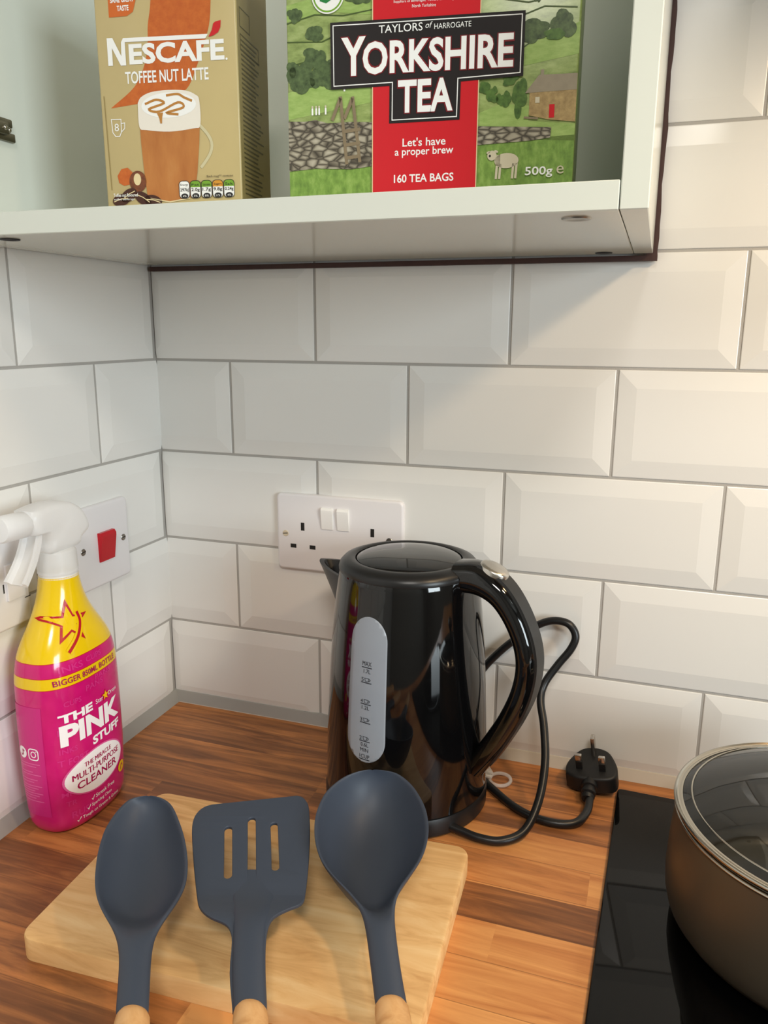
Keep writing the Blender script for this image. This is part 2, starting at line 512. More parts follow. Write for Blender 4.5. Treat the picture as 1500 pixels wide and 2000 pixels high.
# right wall with the window opening y -2.3..-1.2, z 0.2..1.3
bm = bmesh.new()
for a in ((-2.62, -2.3, -0.9, 1.5), (-1.2, 0.0, -0.9, 1.5), (-2.3, -1.2, -0.9, 0.2), (-2.3, -1.2, 1.3, 1.5)):
    box(bm, 2.9, 3.0, a[0], a[1], a[2], a[3])
struct(bm_obj('wall_right', bm, MT['paint'], smooth=False))
bm = bmesh.new(); box(bm, -0.1, 3.0, -2.72, -2.62, -0.9, 1.5); struct(bm_obj('wall_front', bm, MT['paint'], smooth=False))
bm = bmesh.new(); box(bm, -0.1, 3.0, -2.72, 0.1, -1.0, -0.9); struct(bm_obj('floor', bm, MT['floor'], smooth=False))
bm = bmesh.new(); box(bm, -0.1, 3.0, -2.72, 0.1, 1.5, 1.6); struct(bm_obj('ceiling', bm, MT['paint'], smooth=False))
bm = bmesh.new()
for a in ((-2.3, -2.25, 0.2, 1.3), (-1.25, -1.2, 0.2, 1.3), (-2.25, -1.25, 0.2, 0.25), (-2.25, -1.25, 1.25, 1.3), (-1.77, -1.73, 0.25, 1.25)):
    box(bm, 2.93, 2.98, a[0], a[1], a[2], a[3], 0.004)
struct(bm_obj('window_1', bm, MT['rocker'], smooth=False))
# sealant along worktop edges
bm = bmesh.new()
prism(bm, [(0, 0), (0.0085, 0), (0.003, 0.0105), (0, 0.011)], lambda u, v, d: Vector((d, -u, v)), 0.0, 1.2)
struct(bm_obj('trim_1', bm, MT['sealant_light'], smooth=False))
bm = bmesh.new()
prism(bm, [(0, 0), (0.0095, 0), (0.003, 0.013), (0, 0.0135)], lambda u, v, d: Vector((u, d, v)), -0.9, 0.0)
prism(bm, [(0, 0), (0.0078, 0), (0.003, 0.0125), (0, 0.013)], lambda u, v, d: Vector((d, -u - 0.0006, v)), 0.0, 0.23)
struct(bm_obj('trim_2', bm, MT['sealant'], smooth=False))

# ------------------------------------------------------------------ worktop and hob
bm = bmesh.new(); box(bm, 0.0, 1.85, -0.60, 0.0, -0.038, 0.0, 0.0)
tag(bm_obj('worktop', bm, MT['worktop'], smooth=False), 'walnut block-effect laminate worktop running along the white tiled walls', 'worktop')
bm = bmesh.new()
box(bm, 0.03, 1.82, -0.56, -0.03, -0.9, -0.038, 0.0)
tag(bm_obj('base_cabinet', bm, MT['melamine'], smooth=False), 'pale grey base cabinet carcass under the walnut worktop', 'cabinet')

hob = thing('induction_hob', 'black glass hob set into the worktop under the bronze pot', 'hob', (0.5262, -0.0335, 0.0), (0, 0, R(-1.4)))
bm = bmesh.new()
prism(bm, rrect(0.0, 0.58, -0.51, 0.0, 0.004, 4), lambda u, v, d: Vector((u, v, d)), 0.0, 0.0055, 0.0012, 3)
bm_obj('glass_plate', bm, MT['hob'], hob, autosmooth=30)
zone = mat('hob_zone_print', (46, 46, 48), 0.3)
for cx, cyy, r in ((0.155, -0.15, 0.09), (0.43, -0.15, 0.075), (0.155, -0.37, 0.075), (0.43, -0.36, 0.09)):
    p = Print()
    p.line([(cx + r * math.cos(2 * PI * i / 64), cyy + r * math.sin(2 * PI * i / 64)) for i in range(64)], 0.0012, zone, 1, True)
    p.build('cooking_zone', lambda u, v, d: (u, v, d), hob, first=0.0055, eps=0.00005)

# cooker hood above the hob (just outside the top right of the picture), carries the warm lamps
hd = thing('cooker_hood', 'steel cooker hood on the tiled wall above the hob', 'cooker hood', (0.82, 0, 0))
bm = bmesh.new()
box(bm, -0.24, 0.32, -0.45, -0.005, 0.722, 0.76, 0.003)
bm_obj('canopy', bm, MT['steel'], hd)
bm = bmesh.new(); box(bm, -0.10, 0.14, -0.25, -0.005, 0.76, 1.5, 0.003); bm_obj('chimney', bm, MT['steel'], hd)

# ------------------------------------------------------------------ wall cabinet with its door off
SH = 0.5265
cab = thing('wall_cabinet', 'open pale grey wall cabinet holding two boxes above the worktop corner', 'cabinet', (0, 0, 0))
def cpart(name, dims, m=MT['melamine'], bev=0.0006):
    bm = bmesh.new(); box(bm, *dims, bev, 1); return bm_obj(name, bm, m, cab, smooth=False)
cpart('bottom_panel', (0.0215, 0.5035, -0.285, -0.013, 0.5105, SH))
lp = cpart('left_panel', (0.0042, 0.0210, -0.285, -0.013, 0.5105, 1.20))
cpart('right_panel', (0.5040, 0.5195, -0.285, -0.013, 0.5105, 1.20))
cpart('top_panel', (0.0215, 0.5035, -0.285, -0.013, 1.184, 1.20))
cpart('back_panel', (0.0215, 0.5035, -0.024, -0.016, SH, 1.184))
bm = bmesh.new()
# rough brown board edge showing at the back of the carcass, along the bottom and up the right side
box(bm, 0.006, 0.5236, -0.0110, -0.0042, 0.5045, 0.5090)
right_edge = [0.5232 + 0.0005 * math.sin(i * 0.9) + 0.0003 * math.sin(i * 2.3) for i in range(60)]
prism(bm, [(0.5140, 0.5090), (0.5236, 0.5090)] + [(x, 0.5125 + 0.011 * i) for i, x in enumerate(right_edge)] + [(0.5140, 0.5125 + 0.011 * 59)], lambda u, v, d: Vector((u, d, v)), -0.0110, -0.0042)
bm_obj('back_edge', bm, MT['chipboard'], cab, smooth=False)
# hinge arm on the left panel
bm = bmesh.new()
box(bm, 0.0211, 0.0245, -0.262, -0.2095, 0.5905, 0.5972, 0.001)
box(bm, 0.0211, 0.0245, -0.262, -0.2115, 0.6010, 0.6075, 0.001)
box(bm, 0.0211, 0.0290, -0.275, -0.2200, 0.5940, 0.6040, 0.0015)
hg = bm_obj('hinge_arm', bm, MT['hinge_metal'], lp)
bm = bmesh.new()
for yy in (-0.2245, -0.2165):
    vs = bmesh.ops.create_uvsphere(bm, u_segments=14, v_segments=8, radius=0.0023)['verts']
    bmesh.ops.translate(bm, verts=vs, vec=(0.0285 if yy < -0.22 else 0.0245, yy, 0.599))
bm_obj('hinge_screw', bm, MT['steel'], hg)
# cap and fixing marks under the cabinet
for (x, y, r) in ((0.4780, -0.257, 0.0085), (0.4795, -0.030, 0.007), (0.058, -0.262, 0.007)):
    bm = bmesh.new()
    revolve(bm, [(0, 0.5101), (r * 0.62, 0.5100), (r * 0.7, 0.5096), (r, 0.5096), (r * 1.05, 0.5106)], 32, (x, y))
    bm_obj('cam_cover', bm, MT['screw'] if r > 0.008 else MT['dark_hole'], cab)

# ------------------------------------------------------------------ coffee sachet box
GOLD = mat('gold_carton', (196, 176, 124), 0.3, var=0.05, vscale=40)
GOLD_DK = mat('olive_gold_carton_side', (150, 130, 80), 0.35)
WHT = mat('print_white', (244, 243, 238), 0.35)
WHT2 = mat('print_foam', (236, 228, 214), 0.35)
ORG = noise_mat('print_orange', [(0.3, (186, 86, 24)), (0.7, (206, 108, 40))], 160)
ORG2 = mat('print_orange_tag', (208, 104, 38), 0.35)
REDP = mat('print_red', (204, 32, 38), 0.35)
CARAMEL = noise_mat('print_caramel', [(0.25, (168, 96, 40)), (0.6, (190, 122, 60)), (0.85, (200, 140, 78))], 60, stretch=(1, 1, 0.3))
DRIZ = mat('print_drizzle', (186, 128, 58), 0.35)
BROWN = noise_mat('print_brown', [(0.3, (84, 42, 24)), (0.7, (140, 78, 44))], 300)
CREAM = mat('print_cream', (228, 208, 160), 0.35)
BEAN = mat('print_bean', (70, 38, 28), 0.35)
BLK = mat('print_black', (34, 31, 32), 0.3)
GRN = mat('print_green_tab', (118, 164, 50), 0.35)
AMB = mat('print_amber_tab', (214, 148, 50), 0.35)
PALEGLASS = mat('print_pale_glass', (206, 196, 156), 0.35)

def carton(name, label, loc, ang, w, d, h, mats, group=None):
    t = thing(name, label, 'box', loc, (0, 0, R(ang)), group)
    bm = bmesh.new(); box(bm, 0, w, 0, d, 0.0, h, 0.0012, 2)
    o = bm_obj('carton', bm, mats, t, smooth=True, autosmooth=50)
    return t, o
front = lambda u, v, d: (u, -d, v)

nes, nc = carton('coffee_box', 'gold coffee sachet box with an orange swirl and latte glass, in the cabinet', (0.1258, -0.232, SH), 6.96, 0.1085, 0.063, 0.178, [GOLD])
p = Print()
sw = [(p_.x, p_.y) for p_ in catmull([(0.047, 0.1775, 0), (0.0445, 0.145, 0), (0.0415, 0.130, 0), (0.0405, 0.118, 0), (0.0370, 0.104, 0), (0.028, 0.090, 0), (0.0082, 0.0766, 0)], 5)]
sw += [(p_.x, p_.y) for p_ in catmull([(0.034, 0.0790, 0), (0.055, 0.0815, 0), (0.069, 0.0868, 0), (0.0770, 0.1000, 0), (0.0850, 0.118, 0), (0.0895, 0.135, 0), (0.0915, 0.1775, 0)], 5)]
p.poly(sw, ORG, 1)
p.poly([(0.0115, 0.1365), (0.0255, 0.1365), (0.0305, 0.139), (0.0345, 0.150), (0.0345, 0.165), (0.0115, 0.165)], ORG2, 2)
p.text('SAME GREAT', 0.0225, 0.1455, WHT, 0.0185, 0.0034, 3, 0.03, align='C')
p.text('TASTE', 0.0228, 0.1400, WHT, 0.0092, 0.0036, 3, 0.03, align='C')
# wordmark: tall N with a bar over the smaller letters
bs = -0.012
p.poly([(0.0086, 0.1050), (0.0123, 0.1049), (0.0123, 0.1165), (0.0186, 0.1046), (0.0228, 0.1045), (0.0228, 0.1198), (0.0198, 0.1199), (0.0194, 0.1108), (0.0131, 0.1231), (0.0086, 0.1232)], WHT, 3)
p.poly([(0.0198, 0.1199), (0.0215, 0.1225), (0.0868, 0.1212), (0.0868, 0.1206), (0.0850, 0.1184)], WHT, 3)
p.text('ESCAFE', 0.0255, 0.1048, WHT, 0.0735, 0.0136, 3, 0.035, slope=bs)
p.poly([(0.0875, 0.1192), (0.0915, 0.1200), (0.0950, 0.1218), (0.0968, 0.1250), (0.0972, 0.1292), (0.0932, 0.1286), (0.0915, 0.1275), (0.0903, 0.1235)], REDP, 4)
p.ell(0.1005, 0.1045, 0.0008, 0.0008, WHT, 3, 12)
p.text('TOFFEE NUT LATTE', 0.0214, 0.0922, WHT, 0.0650, 0.0082, 3, 0.018, slope=-0.006)
# latte glass
p.line([(0.0775 + 0.0100 * math.sin(PI * i / 14) * (1 - 0.15 * i / 14), 0.0625 - 0.029 * i / 14) for i in range(15)], 0.0022, PALEGLASS, 3)
gl = [(0.0308, 0.0640), (0.0780, 0.0628), (0.0770, 0.050), (0.0745, 0.030), (0.0715, 0.0155), (0.066, 0.0122), (0.050, 0.0108), (0.036, 0.0128), (0.0335, 0.0165), (0.0320, 0.034), (0.0310, 0.052)]
p.poly(gl, CARAMEL, 4)
FOAM = ([(0.0302, 0.0790), (0.033, 0.0828), (0.041, 0.0858), (0.0545, 0.0866), (0.068, 0.0856), (0.0755, 0.0826), (0.0785, 0.0786), (0.0785, 0.0622), (0.073, 0.0602), (0.0545, 0.0588), (0.036, 0.0606), (0.0304, 0.0630)])
p.poly([(q.x, q.y) for q in catmull([(a, b, 0) for a, b in FOAM + FOAM[:1]], 4)][:-1], WHT2, 5)
p.ell(0.0545, 0.0765, 0.0215, 0.0085, WHT, 6)
p.line([(q.x, q.y) for q in catmull([(0.036, 0.078, 0), (0.045, 0.0805, 0), (0.051, 0.078, 0), (0.039, 0.0745, 0), (0.047, 0.0725, 0), (0.062, 0.078, 0), (0.066, 0.0745, 0), (0.053, 0.0715, 0), (0.062, 0.070, 0)], 5)], 0.0016, DRIZ, 7)
p.line([(q.x, q.y) for q in catmull([(0.053, 0.083, 0), (0.062, 0.0835, 0), (0.067, 0.081, 0), (0.073, 0.0785, 0)], 5)], 0.0016, DRIZ, 7)
p.poly([(0.045, 0.0715), (0.0500, 0.0718), (0.0490, 0.068), (0.0487, 0.0645), (0.0474, 0.0645), (0.0468, 0.068)], DRIZ, 7)
p.line([(0.036, 0.0135), (0.0515, 0.0105), (0.068, 0.0128)], 0.0008, CREAM, 6)
# mug outline with an 8
p.line([(0.0080, 0.0690), (0.0158, 0.0688), (0.0155, 0.0600), (0.0140, 0.0572), (0.0108, 0.0572), (0.0086, 0.0600)], 0.0006, WHT, 3, True)
p.line([(0.0157, 0.0660), (0.0186, 0.0662), (0.0184, 0.0625), (0.0156, 0.0602)], 0.0006, WHT, 3)
p.text('8', 0.0103, 0.0608, WHT, 0.0034, 0.0052, 3, 0.0)
# nuts, toffee and beans
p.poly([(0.0100, 0.0300), (0.0135, 0.0345), (0.0185, 0.0355), (0.0225, 0.0320), (0.0215, 0.0240), (0.0150, 0.0228), (0.0110, 0.0250)], ORG, 3)
p.ell(0.0265, 0.0255, 0.0070, 0.0075, BROWN, 4)
p.ell(0.0262, 0.0270, 0.0030, 0.0042, CREAM, 5)
for cx, cyy, a in ((0.0185, 0.0160, 0.5), (0.0300, 0.0135, -0.5), (0.0120, 0.0128, 0.2), (0.038, 0.0115, -0.2)):
    p.ell(cx, cyy, 0.0072, 0.0042, BEAN, 6, rot=a)
    p.line([(cx - 0.006 * math.cos(a), cyy - 0.006 * math.sin(a)), (cx, cyy + 0.0008), (cx + 0.006 * math.cos(a), cyy + 0.006 * math.sin(a))], 0.0006, CREAM, 7)
p.text('Toffee nut flavoured', 0.0060, 0.0150, WHT, 0.0200, 0.0024, 8, 0.01)
p.text('coffee beverage', 0.0062, 0.0122, WHT, 0.0170, 0.0018, 8, 0.0)
# nutrition tabs
p.text('Each mug** contains', 0.0820, 0.0262, BLK, 0.0205, 0.0020, 8, 0.0)
for i, (nm, q, pc, cm) in enumerate((('Energy', '297kJ', '4%', WHT), ('Fat', '2.0g', '3%', GRN), ('Saturates', '1.7g', '8%', GRN), ('Sugars', '9.8g', '11%', AMB), ('Salt', '0.24g', '4%', GRN))):
    x = 0.0598 + i * 0.0088
    out = rrect(x, x + 0.0082, 0.0126, 0.0246, 0.0026, 4)
    p.poly(out, WHT, 7)
    p.poly([(x, 0.0202), (x + 0.0082, 0.0202)] + [(a, b) for a, b in out if b > 0.0203][0:10], cm, 8)
    p.line(out, 0.0004, BLK, 9, True)
    p.text(nm, x + 0.0041, 0.0210, BLK, 0.0060, 0.0017, 9, 0.0, align='C')
    p.text(q, x + 0.0041, 0.0168, BLK, 0.0066, 0.0028, 9, 0.01, align='C')
    p.ell(x + 0.0041, 0.0142, 0.0028, 0.0018, BLK, 9, 14)
    p.text(pc, x + 0.0041, 0.0134, WHT, 0.0030, 0.0014, 10, 0.0, align='C')
p.line([(0.0045, 0.0200), (0.0032, 0.0850)], 0.0007, GOLD_DK, 2)
p.build('printed_front', front, nc)
p = Print()
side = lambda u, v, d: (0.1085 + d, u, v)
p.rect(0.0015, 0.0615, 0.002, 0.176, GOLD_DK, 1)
LN = mat('print_small_text', (96, 84, 52), 0.4)
for i in range(34):
    z = 0.118 - i * 0.0031
    p.rect(0.007, 0.007 + 0.026 + 0.016 * random.random(), z, z + 0.0011, LN, 2)
for z0, z1, y1 in ((0.127, 0.139, 0.025), (0.112, 0.122, 0.042)):
    p.line([(0.006, z0), (y1, z0), (y1, z1), (0.006, z1)], 0.0008, LN, 2, True)
p.build('printed_side', side, nc)

# ------------------------------------------------------------------ tea bag box
GRASS = noise_mat('print_fields', [(0.25, (104, 122, 58)), (0.5, (148, 166, 94)), (0.75, (182, 196, 128))], 70, stretch=(1, 1, 2.2))
MEADOW = noise_mat('print_meadow', [(0.3, (134, 164, 80)), (0.7, (170, 194, 112))], 90, stretch=(1, 1, 3))
LAWN = noise_mat('print_lawn', [(0.25, (84, 116, 46)), (0.5, (122, 156, 68)), (0.8, (166, 194, 104))], 120, stretch=(1.6, 1, 0.8))
TREE = noise_mat('print_trees', [(0.3, (50, 66, 38)), (0.7, (98, 118, 72))], 260)
TREE2 = noise_mat('print_bushes', [(0.3, (54, 82, 30)), (0.7, (96, 130, 56))], 260)
STONE = noise_mat('print_stones', [(0.0, (60, 54, 44)), (0.10, (116, 108, 92)), (0.25, (166, 158, 138)), (0.6, (196, 188, 168))], 230, stretch=(0.62, 1, 1.25), voronoi=True)
BARN = noise_mat('print_barn_wall', [(0.3, (146, 120, 76)), (0.7, (186, 158, 106))], 300)
ROOF = mat('print_barn_roof', (150, 138, 116), 0.35, var=0.15, vscale=200)
POST = mat('print_post', (134, 118, 92), 0.35, var=0.2, vscale=200)
TRED = mat('print_tea_red', (206, 36, 44), 0.22)
TBLK = mat('print_tea_black', (40, 36, 36), 0.22)
OUTL = mat('print_dark_red', (120, 24, 30), 0.3)
WOOL = mat('print_wool', (206, 196, 168), 0.35)
DKG = mat('print_field_edge', (70, 88, 40), 0.4)

tea, tcn = carton('tea_box', 'green and red tea bag box with a black name panel, in the cabinet', (0.2781, -0.232, SH), 4.79, 0.1925, 0.088, 0.158, [GRASS])
p = Print()
TW = 0.1922
# hills and field edges
p.poly([(0.0004, 0.075), (0.03, 0.081), (0.06, 0.083), (0.06, 0.066), (0.03, 0.062), (0.0004, 0.058)], MEADOW, 1)
p.poly([(0.0004, 0.118), (0.03, 0.122), (0.06, 0.118), (0.06, 0.128), (0.02, 0.131), (0.0004, 0.128)], MEADOW, 1)
p.poly([(0.13, 0.100), (0.16, 0.093), (TW, 0.104), (TW, 0.086), (0.15, 0.080), (0.13, 0.084)], MEADOW, 1)
p.poly([(0.13, 0.055), (0.145, 0.060), (0.163, 0.058), (0.163, 0.049), (TW, 0.046), (TW, 0.036), (0.13, 0.040)], MEADOW, 1)
p.poly([(0.0004, 0.0265), (0.06, 0.0275), (0.06, 0.001), (0.0004, 0.001)], LAWN, 1)
p.poly([(0.13, 0.038), (TW, 0.0395), (TW, 0.001), (0.13, 0.001)], LAWN, 1)
for l in ([(0.0004, 0.117), (0.02, 0.121), (0.04, 0.119), (0.06, 0.121)], [(0.0004, 0.106), (0.025, 0.1045), (0.035, 0.108)], [(0.135, 0.122), (0.16, 0.117), (0.19, 0.121)],
          [(0.14, 0.083), (0.155, 0.090), (0.165, 0.096), (0.19, 0.100)], [(0.0004, 0.091), (0.012, 0.093)], [(0.15, 0.108), (0.17, 0.114), (0.19, 0.112)]):
    p.line(l, 0.0008, DKG, 2)
rnd = random.Random(3)
def blob(cx, cyy, rx, ry, m, k=9, layer=3):
    for i in range(k):
        a = rnd.random() * 2 * PI; q = rnd.random() ** 0.5
        p.ell(cx + rx * 0.7 * q * math.cos(a), cyy + ry * 0.7 * q * math.sin(a), rx * rnd.uniform(0.3, 0.5), ry * rnd.uniform(0.35, 0.55), m, layer + i * 0.05, 12)
for a in ((0.012, 0.084, 0.012, 0.009), (0.026, 0.086, 0.010, 0.011), (0.018, 0.094, 0.010, 0.008), (0.004, 0.088, 0.006, 0.007), (0.020, 0.1095, 0.009, 0.006),
          (0.006, 0.122, 0.005, 0.005), (0.050, 0.127, 0.009, 0.004), (0.142, 0.090, 0.006, 0.011), (0.150, 0.098, 0.008, 0.008), (0.163, 0.101, 0.012, 0.007), (0.183, 0.103, 0.010, 0.008),
          (0.137, 0.104, 0.006, 0.006), (0.166, 0.123, 0.004, 0.006)):
    blob(*a, TREE)
for a in ((0.135, 0.070, 0.005, 0.004), (0.140, 0.066, 0.005, 0.005), (0.147, 0.064, 0.005, 0.006), (0.157, 0.062, 0.006, 0.012), (0.150, 0.074, 0.006, 0.004), (0.176, 0.098, 0.008, 0.004)):
    blob(*a, TREE2, 9, 4)
# cricketers on the far field
for x in (0.0178, 0.0205, 0.0226, 0.0272, 0.0405):
    zz = 0.0600 if x < 0.035 else 0.0735
    p.rect(x - 0.0006, x + 0.0006, zz, zz + 0.0042, WHT, 5); p.ell(x, zz + 0.0050, 0.0007, 0.0008, WOOL, 5, 10)
# dry stone wall left, right
p.poly([(0.0004, 0.0570), (0.012, 0.0562), (0.02, 0.0570), (0.0284, 0.0545), (0.045, 0.0545), (0.06, 0.0535), (0.06, 0.0262), (0.045, 0.0248), (0.02, 0.0262), (0.0004, 0.0250)], STONE, 5)
p.poly([(0.13, 0.0475), (0.15, 0.0462), (0.1775, 0.0445), (0.1772, 0.0385), (0.165, 0.0372), (0.13, 0.0360)], STONE, 5)
# stile
for a, b in (((0.0377, 0.0705), (0.0420, 0.028)), ((0.0462, 0.0700), (0.0512, 0.029)), ((0.0377, 0.0695), (0.0318, 0.0560)), ((0.0462, 0.0690), (0.0405, 0.0565))):
    p.line([a, b], 0.0022, POST, 7)
for z in (0.0485, 0.0400, 0.0318):
    p.line([(0.0392 + (0.0495 - z) * 0.08, z), (0.0515, z + 0.0012)], 0.0022, POST, 8)
# barn with a red door
p.poly([(0.1630, 0.066), (TW, 0.066), (TW, 0.0470), (0.176, 0.0490), (0.1631, 0.0520)], BARN, 6)
p.poly([(0.1602, 0.0652), (0.1685, 0.0752), (TW, 0.0748), (TW, 0.0655)], ROOF, 7)
p.rect(0.1695, 0.1715, 0.0752, 0.0782, ROOF, 7)
p.rect(0.1757, 0.1790, 0.0500, 0.0578, TRED, 8)
p.rect(0.1668, 0.1695, 0.0590, 0.0625, WOOL, 8)
p.line([(0.1600, 0.0510), (0.1690, 0.0500)], 0.0012, POST, 8)
# sheep
p.ell(0.1500, 0.0258, 0.0078, 0.0046, WOOL, 7)
p.ell(0.1405, 0.0292, 0.0030, 0.0030, WOOL, 8); p.ell(0.1382, 0.0312, 0.0014, 0.0007, WOOL, 8, 10, 0.4); p.ell(0.1432, 0.0316, 0.0014, 0.0007, WOOL, 8, 10, -0.4)
p.poly([(0.1420, 0.0290), (0.1460, 0.0296), (0.1460, 0.0225), (0.1432, 0.0230)], WOOL, 7)
for x in (0.1440, 0.1462, 0.1545, 0.1566): p.line([(x, 0.024), (x - 0.0005, 0.0148)], 0.0015, WOOL, 7)
p.ell(0.1392, 0.0290, 0.0007, 0.0008, BLK, 9, 10)
# red centre panel with cream edges
p.rect(0.0600, 0.1305, 0.0006, 0.1574, TRED, 9)
p.rect(0.0598, 0.0604, 0.0006, 0.1574, CREAM, 10); p.rect(0.1302, 0.1308, 0.0006, 0.1574, CREAM, 10)
p.text('Suppliers of Beverages, Towers of Harrogate', 0.0950, 0.1228, WHT, 0.042, 0.0019, 10, 0.0, align='C', slope=-0.03)
p.text('North Yorkshire', 0.0940, 0.1196, WHT, 0.0155, 0.0019, 10, 0.0, align='C', slope=-0.03)
# black name panel
pan = [(0.0319, 0.1144), (0.1579, 0.1116), (0.1579, 0.0759), (0.1183, 0.0751), (0.1180, 0.0525), (0.0723, 0.0526), (0.0724, 0.0754), (0.0322, 0.0755)]
p.poly([(0.0312, 0.1151), (0.1586, 0.1123), (0.1586, 0.0752), (0.1190, 0.0744), (0.1187, 0.0518), (0.0716, 0.0519), (0.0717, 0.0747), (0.0315, 0.0748)], TBLK, 11)
p.line([(0.0332, 0.1131), (0.1566, 0.1103), (0.1566, 0.0772), (0.1170, 0.0764), (0.1167, 0.0538), (0.0736, 0.0539), (0.0737, 0.0767), (0.0335, 0.0768)], 0.0006, WHT, 12, True)
p.text('TAYLORS', 0.0644, 0.1062, WHT, 0.0290, 0.0047, 13, 0.004, slope=-0.012)
p.text('of', 0.0950, 0.1070, WHT, 0.0040, 0.0036, 13, 0.0, shear=0.25)
p.text('HARROGATE', 0.1010, 0.1060, WHT, 0.0238, 0.0032, 13, 0.0, slope=-0.010)
def tea_letters(txt, x, y, w, h, slope):
    p.text(txt, x - 0.0006, y - 0.0006, OUTL, w + 0.0012, h + 0.0012, 13, 0.062, slope=slope)
    p.text(txt, x, y, WHT, w, h, 14, 0.028, slope=slope)
tea_letters('Y', 0.0388, 0.0822, 0.0168, 0.0232, 0.0)
tea_letters('ORKSHIRE', 0.0535, 0.0822, 0.0985, 0.0198, -0.016)
tea_letters('TEA', 0.0775, 0.0578, 0.0365, 0.0198, -0.008)
p.text("Let's have", 0.0953, 0.0372, WHT, 0.0290, 0.0052, 10, 0.012, align='C')
p.text('a proper brew', 0.0953, 0.0303, WHT, 0.0395, 0.0062, 10, 0.012, align='C')
p.text('160 TEA BAGS', 0.0953, 0.0148, WHT, 0.0405, 0.0052, 10, 0.018, align='C')
p.text('500g', 0.1622, 0.0148, WHT, 0.0175, 0.0066, 10, 0.014)
p.text('e', 0.1822, 0.0166, WOOL, 0.0045, 0.0048, 10, 0.0)
# round badge at the top
p.ell(0.0297, 0.1318, 0.0112, 0.0112, WHT, 8, 40)
p.line([(0.0297 + 0.0098 * math.cos(2 * PI * i / 40), 0.1318 + 0.0098 * math.sin(2 * PI * i / 40)) for i in range(40)], 0.0010, GRN, 9, True)
BADGE = mat('print_badge_green', (40, 128, 62), 0.3)
p.poly([(0.0240, 0.1285), (0.0285, 0.1268), (0.0345, 0.1300), (0.0345, 0.1380), (0.0260, 0.1380)], BADGE, 9)
p.build('printed_front', front, tcn)

# ------------------------------------------------------------------ sockets and switches
def plate_bm(cx, cz, w, h, fn, d=0.0085):
    bm = bmesh.new(); prism(bm, rrect(cx - w / 2, cx + w / 2, cz - h / 2, cz + h / 2, 0.0055, 5), fn, 0.0015, d, 0.0028, 4); return bm
fb = lambda u, v, d: Vector((u, -d, v))          # on the back wall
fl = lambda u, v, d: Vector((d, u, v))           # on the left wall (u is world y)
def slot(fn, x0, x1, z0, z1, parent, d=0.0085):
    bm = bmesh.new(); prism(bm, [(x0, z0), (x1, z0), (x1, z1), (x0, z1)], fn, d - 0.004, d + 0.00015); return bm_obj('pin_slot', bm, MT['dark_hole'], parent, smooth=False)
def screw(fn, x, z, m, parent, d=0.0085, r=0.0035):
    bm = bmesh.new(); prism(bm, [(x + r * math.cos(2 * PI * i / 20), z + r * math.sin(2 * PI * i / 20)) for i in range(20)], fn, d - 0.003, d + 0.0006, 0.0004, 1)
    o = bm_obj('screw', bm, m, parent)
    bm = bmesh.new(); prism(bm, [(x - r * 0.8, z - 0.0005), (x + r * 0.8, z + 0.0001), (x + r * 0.8, z + 0.0009), (x - r * 0.8, z + 0.0003)], fn, d, d + 0.0008)
    bm_obj('screw_slot', bm, MT['dark_hole'], o, smooth=False)
def rocker(fn, x0, x1, z0, z1, m, parent, name='rocker_switch', d=0.0085, hi=0.0040, lo=0.0012):
    bm = bmesh.new(); n = 10; rings = []
    for i in range(n + 1):
        t = i / n; z = z0 + (z1 - z0) * t
        k = lo + (hi - lo) * t if t < 0.86 else hi - (t - 0.86) / 0.14 * hi * 0.45
        rings.append([fn(x0, z, d - 0.003), fn(x1, z, d - 0.003), fn(x1 - 0.0004, z, d + k), fn(x0 + 0.0004, z, d + k)])
    loft(bm, rings); return bm_obj(name, bm, m, parent, autosmooth=25)

sk = thing('double_wall_socket', 'white double wall socket with two rocker switches behind the black kettle', 'socket', (0, 0, 0))
pl = bm_obj('face_plate', plate_bm(0.2212, 0.2285, 0.1455, 0.0855, fb), MT['socket'], sk, autosmooth=30)
for x in (0.2020, 0.2204): rocker(fb, x, x + 0.0137, 0.2350, 0.2585, MT['rocker'], sk)
for x in (0.1795, 0.2600):
    slot(fb, x - 0.0021, x + 0.0021, 0.2310, 0.2398, sk)
    for s in (-1, 1): slot(fb, x + s * 0.0114 - 0.0034, x + s * 0.0114 + 0.0034, 0.2108, 0.2152, sk)
screw(fb, 0.1590, 0.2264, MT['screw_cap'], sk); screw(fb, 0.2788, 0.2280, MT['screw'], sk)

cs = thing('cooker_switch', 'white wall switch plate with a red rocker behind the pink spray bottle', 'switch', (0, 0, 0))
bm_obj('face_plate', plate_bm(-0.1228, 0.2290, 0.0855, 0.0855, fl), MT['socket'], cs, autosmooth=30)
rocker(fl, -0.1310, -0.1075, 0.2120, 0.2425, MT['red'], cs, hi=0.0062, lo=0.0016)
for y in (-0.1532, -0.0903): screw(fl, y, 0.2287, MT['screw'], cs)

ls = thing('wall_outlet', 'white outlet plate on the left wall, half hidden by the spray nozzle', 'socket', (0, 0, 0))
bm_obj('face_plate', plate_bm(-0.2995, 0.2280, 0.1460, 0.0855, fl), MT['socket'], ls, autosmooth=30)
bm = bmesh.new(); prism(bm, rrect(-0.2540, -0.2335, 0.2110, 0.2440, 0.001, 3), fl, 0.008, 0.0105, 0.0008, 2); bm_obj('fuse_cover', bm, MT['socket'], ls)
slot(fl, -0.2570, -0.2556, 0.2195, 0.2275, ls)
bm = bmesh.new(); prism(bm, [(-0.2335, 0.2082), (-0.2268, 0.2082), (-0.2268, 0.2089), (-0.2335, 0.2089)], fl, 0.008, 0.0087); bm_obj('seam', bm, MT['dark_hole'], ls, smooth=False)

